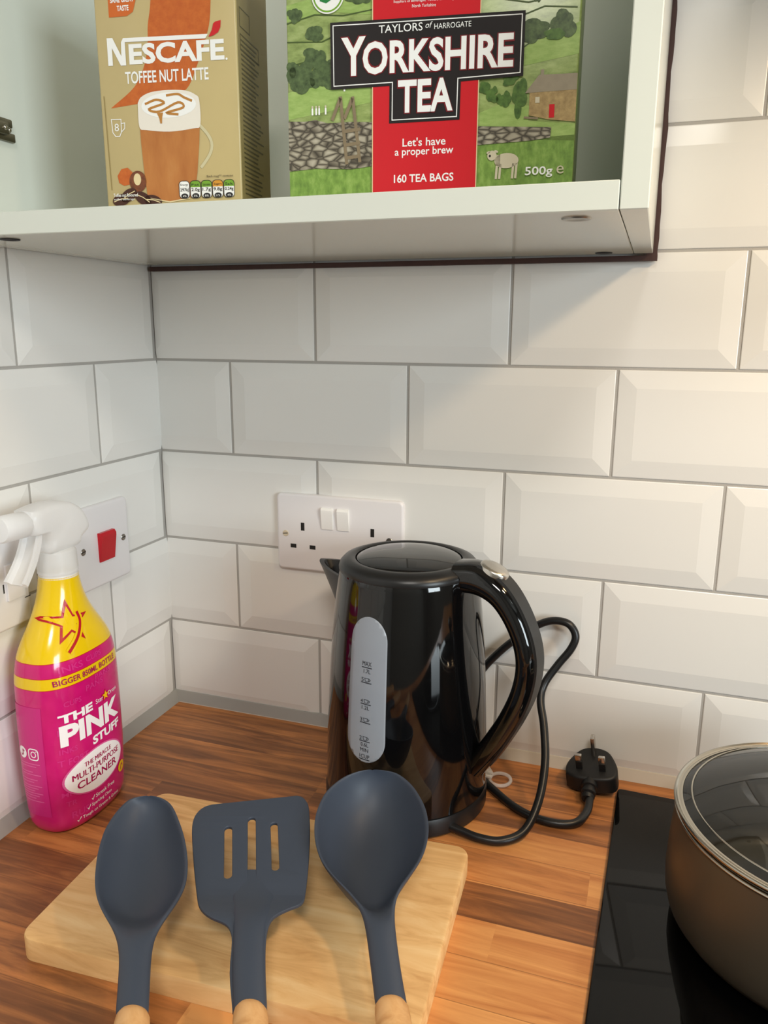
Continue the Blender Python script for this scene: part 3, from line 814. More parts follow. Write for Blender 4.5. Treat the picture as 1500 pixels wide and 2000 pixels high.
# ------------------------------------------------------------------ kettle (jug) and its base with cord and plug
KC = Vector((0.3285, -0.1000, 0.0))
KH = Vector((0.29028, -0.95694, 0)); KR = Vector((0.95694, 0.29028, 0))
def kdir(deg): return KH * math.cos(R(deg)) + KR * math.sin(R(deg))
KP = [(0.0775, 0.020), (0.0768, 0.060), (0.0752, 0.100), (0.0730, 0.140), (0.0700, 0.180), (0.0665, 0.212), (0.0640, 0.2320)]
def kr(z): return float(np.interp(z, [b for a, b in KP], [a for a, b in KP]))
ket = thing('kettle', 'glossy black jug kettle with a pale water gauge, in front of the socket', 'kettle', KC)
bm = bmesh.new()
revolve(bm, [(0.0, 0.021), (0.070, 0.021), (0.0762, 0.0215)] + smooth_profile(KP, 4)[0:] + [(0.0630, 0.2340), (0.0, 0.235)], 96)
bm_obj('body', bm, MT['black_gloss'], ket, autosmooth=35)
bm = bmesh.new()
revolve(bm, [(0.0625, 0.2315), (0.0644, 0.2322), (0.0646, 0.2340), (0.0636, 0.2372), (0.0605, 0.2405), (0.0550, 0.2424), (0.0510, 0.2426), (0.0493, 0.2415), (0.0488, 0.236)], 96)
bm_obj('rim', bm, MT['black_satin'], ket, autosmooth=50)
bm = bmesh.new()
revolve(bm, smooth_profile([(0.0485, 0.2370), (0.0484, 0.2405), (0.0470, 0.2420), (0.040, 0.2442), (0.028, 0.2462), (0.014, 0.2472), (0.0, 0.2474)], 5), 96)
bm_obj('lid', bm, MT['black_gloss'], ket, autosmooth=60)
# spout
bm = bmesh.new()
sd = kdir(-122); st = Vector((-sd.y, sd.x, 0))
def spout_ring(z, k):
    t = max(0.0, (z - 0.160) / (0.2185 - 0.160))
    e = (0.0015 + 0.0375 * t ** 1.15) * k; hw = (0.010 + 0.017 * t) * (1 if k > 0.95 else 0.90)
    out = []
    for i in range(17):
        a = -1 + 2 * i / 16
        rr = math.sqrt(max(0, (kr(z) - 0.001) ** 2 - (a * hw) ** 2)) + e * (1 - abs(a) ** 1.7) - (0.002 if k < 0.95 else 0)
        out.append(sd * rr + st * (a * hw) + Vector((0, 0, z + 0.004 * t * (1 - abs(a)))))
    return out
zs = [0.160 + (0.2185 - 0.160) * i / 10 for i in range(11)]
outer = [spout_ring(z, 1.0) for z in zs]; inner = [spout_ring(z, 0.90) for z in reversed(zs[2:])]
loft(bm, outer + inner, cap0=False, cap1=False, closed=False)
bm_obj('spout', bm, MT['black_satin'], ket, autosmooth=60)
# handle: in the vertical plane 58 degrees right of the camera line
hdv = kdir(58); htv = Vector((-hdv.y, hdv.x, 0))
HC = [(0.0540, 0.2335, 0.0140, 0.0180), (0.0700, 0.2350, 0.0142, 0.0172), (0.0850, 0.2310, 0.0128, 0.0164), (0.0990, 0.2212, 0.0112, 0.0156), (0.1120, 0.2030, 0.0102, 0.0152), (0.1205, 0.1820, 0.0098, 0.0150),
      (0.1225, 0.1620, 0.0096, 0.0148), (0.1185, 0.1390, 0.0096, 0.0144), (0.1095, 0.1150, 0.0096, 0.0138), (0.0985, 0.0930, 0.0098, 0.0130), (0.0865, 0.0720, 0.0100, 0.0122), (0.0740, 0.0530, 0.0104, 0.0114)]
cl = catmull([(a, b, 0) for a, b, c, d in HC], 5)
wd = catmull([(c, d, 0) for a, b, c, d in HC], 5)
rings = []
for i, c in enumerate(cl):
    tg = (cl[min(i + 1, len(cl) - 1)] - cl[max(i - 1, 0)]).normalized(); nr = Vector((-tg.y, tg.x, 0))
    ring = []
    for k in range(24):
        a = 2 * PI * k / 24; ca, sa = math.cos(a), math.sin(a)
        s1 = math.copysign(abs(ca) ** 0.75, ca) * wd[i].x; s2 = math.copysign(abs(sa) ** 0.75, sa) * wd[i].y
        q = c + nr * s1
        ring.append(hdv * q.x + Vector((0, 0, q.y)) + htv * s2)
    rings.append(ring)
bm = bmesh.new(); loft(bm, rings); hnd = bm_obj('handle', bm, MT['black_gloss'], ket, autosmooth=60)
# matte strip along the spine of the handle
srings = []
for i in range(6, len(cl) - 4):
    c = cl[i]; tg = (cl[i + 1] - cl[i - 1]).normalized(); nr = Vector((-tg.y, tg.x, 0))
    q = c + nr * (wd[i].x + 0.0008); q2 = c + nr * (wd[i].x - 0.002)
    w_ = wd[i].y * 0.62
    srings.append([hdv * q2.x + Vector((0, 0, q2.y)) - htv * w_, hdv * q.x + Vector((0, 0, q.y)) - htv * w_ * 0.85, hdv * q.x + Vector((0, 0, q.y)) + htv * w_ * 0.85, hdv * q2.x + Vector((0, 0, q2.y)) + htv * w_])
bm = bmesh.new(); loft(bm, srings); bm_obj('handle_spine', bm, MT['black_satin'], hnd, autosmooth=40)
# lid release button
bm = bmesh.new()
prof = [(0.0, 0.0032), (0.008, 0.0030), (0.0108, 0.0022), (0.0118, 0.0006), (0.0118, -0.004)]
revolve(bm, prof, 40)
bq = cl[9]; tg = (cl[10] - cl[8]).normalized(); nr = Vector((-tg.y, tg.x, 0)); pos = bq + nr * (wd[9].x + 0.0002)
up3 = hdv * nr.x + Vector((0, 0, nr.y)); tg3 = hdv * tg.x + Vector((0, 0, tg.y))
mt = Matrix((tg3 * 1.15, htv * 0.95, up3)).transposed().to_4x4(); mt.translation = hdv * pos.x + Vector((0, 0, pos.y))
bmesh.ops.transform(bm, matrix=mt, verts=bm.verts)
bm_obj('lid_button', bm, MT['chrome'], hnd, autosmooth=50)
# water gauge, a rounded window on the side of the body
def kmap(u, v, d):
    """u = arc length from gauge centre line (m), v = height"""
    a = math.degrees(u / 0.0735) - 29.0
    q = kdir(a) * (kr(v) + d); return (q.x, q.y, v)
gw, g0, g1 = 0.0187, 0.0715, 0.2045
g = Print()
ou = [(gw * math.cos(PI * i / 20), g1 - gw * 1.15 + gw * 1.15 * math.sin(PI * i / 20)) for i in range(21)] + [(-gw * math.cos(PI * i / 20), g0 + gw * 1.15 - gw * 1.15 * math.sin(PI * i / 20)) for i in range(21)]
g.poly(ou, MT['gauge'], 0)
gg = g.build('water_gauge', kmap, ket, first=0.0011, cut=0.004)
sol = gg.modifiers.new('thickness', 'SOLIDIFY'); sol.thickness = 0.0022; sol.offset = -1
for q in gg.data.polygons: q.use_smooth = True
p = Print(); INK = MT['ink']
def cupmark(z):
    p.line([(-0.0050, z), (0.0052, z - 0.0)], 0.0008, INK, 1)
def cup(x, z):
    p.line([(x, z + 0.0042), (x + 0.0006, z + 0.0014), (x + 0.0022, z + 0.0010), (x + 0.0036, z + 0.0014), (x + 0.0042, z + 0.0042)], 0.00045, INK, 1, True)
    p.line([(x + 0.0042, z + 0.0036), (x + 0.0056, z + 0.0034), (x + 0.0050, z + 0.0020), (x + 0.0038, z + 0.0018)], 0.00045, INK, 1)
cupmark(0.1597); p.text('MAX', -0.0046, 0.1612, INK, 0.0092, 0.0040, 1, 0.0); p.text('1.7L', -0.0030, 0.1545, INK, 0.0068, 0.0036, 1, 0.0)
for z, dg, tx in ((0.1459, '5', None), (0.1262, '4', '1.2L'), (0.1089, '3', None), (0.0915, '2', '0.6L')):
    cupmark(z); p.text(dg, -0.0050, z + 0.0010, INK, 0.0022, 0.0034, 1, 0.0); cup(-0.0016, z)
    if tx: p.text(tx, -0.0036, z - 0.0050, INK, 0.0074, 0.0036, 1, 0.0)
cupmark(0.0742); p.text('MIN', -0.0040, 0.0815, INK, 0.0078, 0.0034, 1, 0.0); p.text('1CUP', -0.0046, 0.0754, INK, 0.0096, 0.0036, 1, 0.0)
p.build('gauge_markings', kmap, gg, first=0.0012, cut=0.004)

kb = thing('kettle_stand', 'round black power stand under the kettle, with its black cord and plug', 'kettle stand', KC)
bm = bmesh.new()
revolve(bm, [(0, 0.0003), (0.070, 0.0003), (0.0765, 0.0010), (0.0785, 0.003), (0.0787, 0.014), (0.0772, 0.0185), (0.0745, 0.0196), (0.0, 0.0200)], 96)
bm_obj('base_plate', bm, MT['black_satin'], kb, autosmooth=40)
rc = 0.0039
CORD = [(0.3830, -0.1500, 0.0075), (0.3955, -0.1520, 0.0062), (0.4130, -0.1548, 0.0048), (0.4330, -0.1520, 0.0046), (0.4505, -0.1370, 0.0085), (0.4590, -0.1130, 0.0250), (0.4600, -0.0850, 0.0480), (0.4545, -0.0600, 0.0720), (0.4480, -0.0430, 0.0910),
        (0.4500, -0.0330, 0.1050), (0.4610, -0.0250, 0.1230), (0.4720, -0.0200, 0.1390), (0.4755, -0.0170, 0.1520), (0.4685, -0.0150, 0.1625), (0.4550, -0.0130, 0.1640), (0.4400, -0.0115, 0.1580),
        (0.4200, -0.0110, 0.1420), (0.4000, -0.0110, 0.1220), (0.3820, -0.0110, 0.0980), (0.3700, -0.0130, 0.0700), (0.3650, -0.0180, 0.0400), (0.3680, -0.0260, 0.0150), (0.3780, -0.0400, 0.0052),
        (0.3960, -0.0600, 0.0042), (0.4130, -0.0770, 0.0040), (0.4330, -0.0950, 0.0040), (0.4540, -0.1065, 0.0040), (0.4760, -0.1095, 0.0040), (0.4930, -0.1030, 0.0045), (0.5010, -0.0860, 0.0070), (0.5020, -0.0690, 0.0095)]
bm = bmesh.new(); tube(bm, [Vector(q) - KC for q in catmull(CORD, 8)], rc, 14)
bm_obj('power_cord', bm, MT['black_satin'], kb, autosmooth=60)
# three-pin plug lying on its back
pm = Matrix.Translation(Vector((0.5030, -0.0270, 0.0062)) - KC) @ Matrix.Rotation(R(-4), 4, 'Z') @ Matrix.Rotation(R(-6), 4, 'Y') @ Matrix.Rotation(R(13), 4, 'X')
bm = bmesh.new()
shield = catmull([(-0.0235, -0.0170, 0), (-0.0250, -0.006, 0), (-0.0215, 0.006, 0), (-0.013, 0.0195, 0), (0.0, 0.0235, 0), (0.013, 0.0195, 0), (0.0215, 0.006, 0), (0.0250, -0.006, 0), (0.0235, -0.0170, 0), (0.014, -0.0215, 0), (0, -0.0225, 0), (-0.014, -0.0215, 0), (-0.0235, -0.0170, 0)], 4)[:-1]
shield = [(q.x, q.y) for q in shield]
prism(bm, shield, lambda u, v, d: Vector((u, v, d)), 0.004, 0.0215, 0.003, 3)
prism(bm, [(u * 0.8, v * 0.8) for u, v in shield], lambda u, v, d: Vector((u, v, d)), 0.006, 0.001)
bmesh.ops.transform(bm, matrix=pm, verts=bm.verts)
plug = bm_obj('plug', bm, MT['black_matte'], kb, autosmooth=35)
bm = bmesh.new()
pts = [(0, -0.018, 0.0135), (0, -0.024, 0.0135), (0, -0.0262, 0.0133), (0, -0.0270, 0.0132), (0, -0.0300, 0.0130), (0, -0.0308, 0.0129), (0, -0.0335, 0.0126), (0, -0.0343, 0.0125), (0, -0.0365, 0.0122), (0, -0.0400, 0.0118)]
tube(bm, [pm @ Vector(q) for q in pts], [0.0082, 0.0078, 0.0076, 0.0060, 0.0060, 0.0072, 0.0070, 0.0054, 0.0066, 0.0055], 18)
bm_obj('cord_grip', bm, MT['black_matte'], plug, autosmooth=30)
for nm, x, y, w, dd, L_ in (('earth_pin', 0, 0.0130, 0.0040, 0.0080, 0.0227), ('live_pin', 0.0111, -0.0092, 0.0064, 0.0040, 0.0177), ('neutral_pin', -0.0111, -0.0092, 0.0064, 0.0040, 0.0177)):
    bm = bmesh.new(); b0 = 0.0205
    sl = 0.0 if nm == 'earth_pin' else 0.0095
    box(bm, x - w / 2, x + w / 2, y - dd / 2, y + dd / 2, b0 + sl, b0 + L_, 0.0008, 2, 0)
    if sl: box(bm, x - w / 2 + 0.0002, x + w / 2 - 0.0002, y - dd / 2 + 0.0002, y + dd / 2 - 0.0002, b0 - 0.001, b0 + sl, 0, 1, 1)
    bmesh.ops.transform(bm, matrix=pm, verts=bm.verts)
    bm_obj(nm, bm, [MT['pin'], MT['black_matte']], plug, autosmooth=30)

# clear plastic tag lying by the kettle
tg_ = thing('plastic_tag', 'clear plastic ring tag with crumpled end beside the kettle', 'tag', (0.4135, -0.0545, 0.0))
bm = bmesh.new()
N_, n_ = 36, 8
rg = []
for i in range(N_):
    a = 2 * PI * i / N_
    c = Vector((0.0105 * math.cos(a), 0.0115 * math.sin(a), 0.0040)); e = Vector((math.cos(a), math.sin(a), 0))
    rg.append([bm.verts.new(c + e * 0.0018 * math.cos(2 * PI * j / n_) + Vector((0, 0, 0.0018 * math.sin(2 * PI * j / n_)))) for j in range(n_)])
for i in range(N_):
    for j in range(n_):
        bm.faces.new((rg[i][j], rg[(i + 1) % N_][j], rg[(i + 1) % N_][(j + 1) % n_], rg[i][(j + 1) % n_]))
bm_obj('ring', bm, MT['clear'], tg_)
bm = bmesh.new(); rr = random.Random(5)
for k in range(9):
    a = PI + rr.uniform(-0.9, 0.9); q0 = Vector((-0.009, rr.uniform(-0.004, 0.004), 0.0035 + 0.001 * k * 0.6))
    pts = [q0, q0 + Vector((-0.006, rr.uniform(-0.006, 0.006), rr.uniform(0, 0.006))), q0 + Vector((-0.012, rr.uniform(-0.006, 0.006), rr.uniform(-0.001, 0.007)))]
    tube(bm, catmull(pts, 4), [0.0016] * 4 + [0.0022] * 4 + [0.0012], 7)
bm_obj('crumpled_end', bm, MT['clear'], tg_)

# ------------------------------------------------------------------ cutting board
bd = bmesh.new()
prism(bd, rrect(0, 0.2965, 0, 0.191, 0.012, 6), lambda u, v, d: Vector((u, v, d)), 0.0, 0.018, 0.0018, 2)
o = bm_obj('cutting_board', bd, MT['board'], autosmooth=40)
o.location = (0.1262, -0.3942, 0.0002); o.rotation_euler = (0, 0, R(2.9))
tag(o, 'pale wooden cutting board on the walnut worktop, under the grey utensils', 'cutting board')

# ------------------------------------------------------------------ utensils
UF = Vector((math.sin(YAW), math.cos(YAW), 0)); UR = Vector((math.cos(YAW), -math.sin(YAW), 0))
TAU = R(12); UA = UF * math.cos(TAU) + Vector((0, 0, math.sin(TAU))); UN = UR.cross(UA)
UB = Vector((0.31, -0.41, 0.045))
def upt(x, t, n): return UB + UR * x + UA * t + UN * n
SPL = [[-0.0942, 0.1609], [-0.1084, 0.1575], [-0.1154, 0.1436], [-0.1189, 0.1258], [-0.117, 0.1038], [-0.1115, 0.0806], [-0.1052, 0.0651], [-0.0972, 0.0539], [-0.0864, 0.0435], [-0.0794, 0.0342], [-0.0758, 0.0244], [-0.0709, 0.0052], [-0.0654, -0.0189]]
SPR = [[-0.0942, 0.1609], [-0.0849, 0.1593], [-0.0747, 0.1529], [-0.0644, 0.1367], [-0.0553, 0.1186], [-0.0482, 0.0987], [-0.0441, 0.0769], [-0.0461, 0.0691], [-0.0505, 0.0553], [-0.0559, 0.0437], [-0.0568, 0.0332], [-0.0545, 0.021], [-0.0508, 0.0053], [-0.0453, -0.0189]]
LAL = [[0.0853, 0.1913], [0.0615, 0.1825], [0.0468, 0.1646], [0.0409, 0.141], [0.042, 0.1191], [0.0479, 0.0986], [0.0595, 0.082], [0.0714, 0.0715], [0.0785, 0.0625], [0.0821, 0.0514], [0.0847, 0.0323], [0.0877, 0.0104], [0.0909, -0.0138]]
LAR = [[0.0853, 0.1913], [0.1041, 0.1885], [0.1197, 0.1721], [0.1291, 0.1484], [0.1305, 0.1259], [0.1259, 0.1048], [0.1171, 0.0891], [0.1063, 0.0755], [0.1025, 0.0664], [0.1023, 0.0515], [0.1046, 0.0279], [0.1073, 0.0062], [0.1108, -0.0138]]
def stations(Lf, Rt, n=44):
    tip = Lf[0][1]; end = min(Lf[-1][1], Rt[-1][1])
    q = np.linspace(0.0, 1.0, n) ** 1.0
    qs = q * math.sqrt(tip - end)
    def itp(P):
        a = np.sqrt(np.maximum(0, tip - np.array([p[1] for p in P]))); x = np.array([p[0] for p in P])
        o_ = np.argsort(a); return np.interp(qs, a[o_], x[o_])
    xl, xr = itp(Lf), itp(Rt)
    for _ in range(3):
        for A in (xl, xr):
            A[1:-1] = 0.25 * A[:-2] + 0.5 * A[1:-1] + 0.25 * A[2:]
    t = tip - qs ** 2
    return t, (xl + xr) / 2, np.maximum((xr - xl) / 2, 0.0012)

def bowl_utensil(Lf, Rt, depth, tneck0, tneck1, th=0.0028, hh=0.0065, pw=2.2, tc=0.5, dp=0.7):
    """closed head: bowl blending into an oval neck"""
    t, c, w = stations(Lf, Rt)
    tip = t[0]; rings = []
    for ti, ci, wi in zip(t, c, w):
        b = min(1, max(0, (ti - tneck0) / (tneck1 - tneck0))); b = b * b * (3 - 2 * b)
        y = (ti - tneck0) / (tip - tneck0); y = min(1, max(0, y))
        # depth along the length: zero at the tip and at the neck
        D = depth * (max(0.0, 1 - abs((y - tc) / (1 - tc if y > tc else tc)) ** 2.3)) ** dp
        top, bot = [], []
        svals = [-1, -0.985, -0.945, -0.90, -0.82, -0.70, -0.52, -0.27, 0, 0.27, 0.52, 0.70, 0.82, 0.90, 0.945, 0.985, 1]
        for s in svals:
            e = math.sqrt(max(0, 1 - s * s))
            lip = min(0.0022 / max(wi, 0.004), 0.3); s2 = min(1.0, abs(s) / (1 - lip)); shp = 1 - s2 ** pw
            zt = b * (-D * shp) + (1 - b) * (hh * e)
            zb = b * (-D * (1 - abs(s) ** pw) - th) + (1 - b) * (-hh * e - 0.0004)
            top.append(upt(ci + wi * s, ti, zt)); bot.append(upt(ci + (wi - 0.0004) * s, ti, zb))
        rings.append(top + bot[::-1])
    bm = bmesh.new(); loft(bm, rings)
    return bm, (t, c, w)

def wood_handle(c0, t0, dirx, hw=0.0104, hh=0.0088, length=0.125, rise=0.006):
    """wooden grip continuing from the head's end; dirx = sideways drift per metre"""
    rings = []
    ts = [(-rise, 0.25), (-rise * 0.85, 0.55), (-rise * 0.5, 0.82), (0, 0.98), (0.004, 1.03), (0.03, 1.06), (0.07, 1.12), (0.105, 1.14), (length - 0.006, 1.08), (length - 0.002, 0.85), (length, 0.5)]
    for d, k in ts:
        rings.append([upt(c0 + dirx * d + hw * k * math.cos(2 * PI * j / 24), t0 - d, hh * k * math.sin(2 * PI * j / 24)) for j in range(24)])
    bm = bmesh.new(); loft(bm, rings); return bm

def utensil(name, label, cat, head_bm, hargs, group='grey kitchen utensils with wooden handles'):
    hb = wood_handle(*hargs)
    lo = min((v.co for v in hb.verts), key=lambda q: q.z).copy()
    root = thing(name, label, cat, lo, group=group)
    for b in (head_bm, hb): bmesh.ops.translate(b, verts=b.verts, vec=-lo)
    h = bm_obj('head', head_bm, MT['silicone'], root, autosmooth=60)
    sb = h.modifiers.new('smooth', 'SUBSURF'); sb.levels = 1; sb.render_levels = 2
    bm_obj('handle', hb, MT['handle_wood'], root, autosmooth=60)
    return root, h

bmS, _ = bowl_utensil(SPL, SPR, 0.019, 0.028, 0.066, tc=0.58, pw=2.4, dp=0.55)
utensil('serving_spoon', 'slate grey solid spoon with oval bowl, nearest the pink bottle', 'spoon', bmS, (-0.0552, -0.0165, 0.14))
bmL, _ = bowl_utensil(LAL, LAR, 0.036, 0.040, 0.086, tc=0.62, pw=2.3, dp=0.6)
utensil('ladle', 'slate grey ladle with round deep bowl in front of the kettle', 'ladle', bmL, (0.1003, -0.0095, 0.13))

# slotted turner: flat blade with three slots
SAL = [[-0.0433, 0.1591], [-0.0488, 0.1568], [-0.0530, 0.1520], [-0.0552, 0.144], [-0.0535, 0.1307], [-0.0457, 0.1014], [-0.0374, 0.0744], [-0.0335, 0.0640], [-0.0285, 0.0565], [-0.0216, 0.0508], [-0.0122, 0.0462], [-0.0075, 0.0415], [-0.0044, 0.0324], [-0.0020, 0.0109], [0.0040, -0.0130]]
SAR = [[0.0238, 0.1686], [0.0285, 0.1672], [0.0322, 0.1630], [0.0352, 0.1552], [0.038, 0.1313], [0.0394, 0.102], [0.0393, 0.0760], [0.0385, 0.0690], [0.0355, 0.0645], [0.0295, 0.0602], [0.021, 0.052], [0.0180, 0.0429], [0.0182, 0.0292], [0.0215, 0.0057], [0.0245, -0.0130]]
SLOTS = [((-0.0265, 0.1372), (-0.0182, 0.0898), 0.0030), ((-0.0095, 0.1460), (-0.0006, 0.0880), 0.0031), ((0.0088, 0.1412), (0.0156, 0.0970), 0.0028)]
def turner_bm():
    cu = bpy.data.curves.new('blade', 'CURVE'); cu.dimensions = '2D'; cu.fill_mode = 'BOTH'; cu.extrude = 0.0009; cu.bevel_depth = 0.0007; cu.bevel_resolution = 2; cu.offset = -0.0007
    def spl(pts):
        s = cu.splines.new('POLY'); s.points.add(len(pts) - 1); s.use_cyclic_u = True
        for q, a in zip(s.points, pts): q.co = (a[0], a[1], 0, 1)
    left = [(q.x, q.y) for q in catmull([(a, b, 0) for a, b in SAL], 3)]
    right = [(q.x, q.y) for q in catmull([(a, b, 0) for a, b in SAR], 3)]
    spl(left + right[::-1])
    for a, b, r in SLOTS:
        A, B = Vector(a), Vector(b); d = (A - B).normalized(); nn = Vector((-d.y, d.x)); pts = []
        for ce, s in ((A - d * r, 1), (B + d * r, -1)):
            for i in range(9):
                an = PI * i / 8; q = ce + nn * (-s * r * math.cos(an)) * -1 + d * (s * r * math.sin(an)); pts.append((q.x, q.y))
        spl(pts)
    ob = bpy.data.objects.new('blade', cu); me = bpy.data.meshes.new_from_object(ob)
    bm = bmesh.new(); bm.from_mesh(me)
    bpy.data.objects.remove(ob); bpy.data.meshes.remove(me); bpy.data.curves.remove(cu)
    for t in [0.165 - 0.006 * i for i in range(30)]:
        bmesh.ops.bisect_plane(bm, geom=bm.verts[:] + bm.edges[:] + bm.faces[:], plane_co=(0, t, 0), plane_no=(0, 1, 0), dist=1e-6)
    bmesh.ops.remove_doubles(bm, verts=bm.verts, dist=1e-6)
    def bend(t):   # the blade dips from the neck and runs out flat
        k = min(1, max(0, (t - 0.045) / 0.035)); k = k * k * (3 - 2 * k)
        return -0.010 * k + 0.002 * max(0, (t - 0.12) / 0.05)
    for v in bm.verts: v.co = upt(v.co.x, v.co.y, v.co.z + bend(v.co.y))
    # thick neck running on to the grip
    rings = []
    for t, x, w, h in ((0.098, -0.0005, 0.0080, 0.0010), (0.092, 0.0003, 0.0115, 0.0015), (0.080, 0.0018, 0.0155, 0.0022), (0.066, 0.0035, 0.0150, 0.0031), (0.055, 0.0045, 0.0128, 0.0044), (0.045, 0.0052, 0.0112, 0.0054), (0.032, 0.0068, 0.0108, 0.0062), (0.011, 0.0099, 0.0108, 0.0066), (-0.008, 0.0136, 0.0106, 0.0068), (-0.0140, 0.0146, 0.0105, 0.0068)):
        rings.append([upt(x + w * math.cos(2 * PI * j / 20), t, bend(t) + h * math.sin(2 * PI * j / 20)) for j in range(20)])
    loft(bm, rings)
    return bm
root, h = utensil('slotted_turner', 'slate grey slotted turner with three slots, between spoon and ladle', 'turner', turner_bm(), (0.0148, -0.0125, 0.15))
h.modifiers.clear()

# ------------------------------------------------------------------ pot with a glass lid on the hob
PC = Vector((0.6780, -0.1860, 0.0057)); PR, PZ = 0.1080, 0.0905
pot = thing('cooking_pot', 'bronze grey cooking pot standing on the black hob', 'pot', PC)
bm = bmesh.new()
revolve(bm, [(0, 0.0), (0.086, 0.0), (0.0955, 0.0015), (0.1030, 0.0055), (0.1080, 0.0125), (0.1103, 0.0220), (0.1110, 0.0350), (0.1100, 0.0600), (0.1078, PZ - 0.004), (0.1074, PZ - 0.001)], 128)
bm_obj('body', bm, MT['pot'], pot, autosmooth=50)
bm = bmesh.new()
revolve(bm, [(0.1056, PZ - 0.002), (0.1058, PZ - 0.006), (0.1080, 0.0600), (0.1088, 0.0350), (0.1070, 0.0180), (0.1010, 0.0090), (0.092, 0.0052), (0, 0.0045)], 128)
bm_obj('lining', bm, MT['pot_in'], pot, autosmooth=50)
bm = bmesh.new()
revolve(bm, [(0.1058, PZ - 0.003), (0.1056, PZ), (0.1064, PZ + 0.0007), (0.1082, PZ + 0.0008), (0.1090, PZ), (0.1088, PZ - 0.0014), (0.1076, PZ - 0.002)], 128)
bm_obj('rim', bm, MT['steel'], pot, autosmooth=60)
lid = thing('glass_lid', 'domed glass lid with a steel rim on the bronze pot', 'lid', PC + Vector((0, 0, PZ + 0.0012)))
bm = bmesh.new()
revolve(bm, [(0.1052, -0.0002), (0.1068, -0.0003), (0.1080, 0.0010), (0.1094, 0.0024), (0.1099, 0.0042), (0.1096, 0.0054), (0.1086, 0.0058), (0.1076, 0.0050), (0.1066, 0.0043), (0.1056, 0.0046), (0.1044, 0.0052), (0.1036, 0.0050), (0.1034, 0.0042), (0.1044, 0.0030), (0.1052, -0.0002)], 128)
revolve(bm, [(0.0972 + 0.0007 * math.cos(a), 0.0081 + 0.0007 * math.sin(a)) for a in (2 * PI * k / 8 for k in range(9))], 128)
bm_obj('steel_rim', bm, MT['steel'], lid, autosmooth=60)
bm = bmesh.new()
revolve(bm, smooth_profile([(0.1040, 0.0044), (0.095, 0.0088), (0.080, 0.0150), (0.060, 0.0210), (0.040, 0.0242), (0.020, 0.0258), (0.0, 0.0262)], 4), 128)
bm_obj('glass_dome', bm, MT['glass_lid'], lid, autosmooth=60)
bm = bmesh.new()
revolve(bm, [(0, 0.0255), (0.012, 0.0262), (0.010, 0.030), (0.009, 0.036), (0.016, 0.043), (0.019, 0.048), (0.017, 0.053), (0.008, 0.056), (0, 0.0565)], 40)
bm_obj('knob', bm, MT['black_satin'], lid, autosmooth=50)

# ------------------------------------------------------------------ spray bottle
BC = Vector((0.0405, -0.2250, 0.0))
BPZ = [0.000, 0.003, 0.010, 0.050, 0.100, 0.140, 0.158, 0.168, 0.178, 0.188, 0.198, 0.208, 0.220, 0.232]
BPA = [0.0425, 0.0455, 0.0485, 0.0505, 0.0505, 0.0495, 0.0475, 0.0450, 0.0400, 0.0335, 0.0275, 0.0230, 0.0190, 0.0168]
BPB = [0.0240, 0.0280, 0.0305, 0.0325, 0.0328, 0.0325, 0.0315, 0.0300, 0.0275, 0.0245, 0.0220, 0.0200, 0.0180, 0.0168]
def bsm(z, arr):
    zz = np.linspace(z - 0.004, z + 0.004, 5) if z > 0.02 else np.array([z]); return float(np.mean(np.interp(zz, BPZ, arr)))
def bA(z): return bsm(z, BPA)
def bB(z): return bsm(z, BPB)
def bE(z): return float(np.interp(z, [0.15, 0.21], [2.6, 2.0]))
def bfront(u, v, d):
    """u = world y on the front face (normal +x)"""
    a, b, e = bA(v), bB(v), bE(v); y = u - BC.y; k = min(0.9995, abs(y) / a)
    x = b * (1 - k ** e) ** (1 / e)
    nx = (x / b) ** (e - 1) / b; ny = math.copysign(k ** (e - 1), y) / a; q = Vector((nx, ny, 0)).normalized() * d
    return (x + q.x, y + q.y, v + d * 0.3)
def bside(u, v, d):
    """u = world x on the narrow face (normal -y)"""
    a, b, e = bA(v), bB(v), bE(v); x = u - BC.x; k = min(0.9995, abs(x) / b)
    y = -a * (1 - k ** e) ** (1 / e); return (x, y - d, v)
bt = thing('spray_bottle', 'bright pink and yellow cleaner bottle with a frosted trigger by the left wall', 'bottle', BC)
m, N, L, b = nmat('pink_shrink_sleeve')
tc = N.new('ShaderNodeTexCoord'); sep = N.new('ShaderNodeSeparateXYZ'); L.new(tc.outputs['Object'], sep.inputs[0])
zc = sep.outputs['Z']
PINK, YEL, DRED = lin(206, 18, 112), lin(238, 200, 14), lin(196, 40, 40)
nz = N.new('ShaderNodeTexNoise'); nz.inputs['Scale'].default_value = 90; L.new(tc.outputs['Object'], nz.inputs['Vector'])
pk = N.new('ShaderNodeMix'); pk.data_type = 'RGBA'; pk.inputs[6].default_value = lin(198, 14, 104); pk.inputs[7].default_value = lin(216, 30, 122); L.new(nz.outputs['Fac'], pk.inputs[0])
rp = ramp(N, [(0.0, (0, 0, 0, 1)), (1.0, (1, 1, 1, 1))])
def band(z0, z1, col, prev):
    g = math_node(N, L, 'MULTIPLY', math_node(N, L, 'GREATER_THAN', zc, z0), math_node(N, L, 'LESS_THAN', zc, z1))
    mx = N.new('ShaderNodeMix'); mx.data_type = 'RGBA'; L.new(g, mx.inputs[0]); L.new(prev, mx.inputs[6]); mx.inputs[7].default_value = col
    return mx.outputs[2]
c = pk.outputs[2]
c = band(0.1412, 0.1522, DRED, c); c = band(0.1419, 0.1515, YEL, c); c = band(0.1638, 0.5, DRED, c); c = band(0.1645, 0.5, YEL, c)
N.remove(rp)
L.new(c, b.inputs['Base Color']); b.inputs['Roughness'].default_value = 0.16; b.inputs['Coat Weight'].default_value = 0.3
rings = []
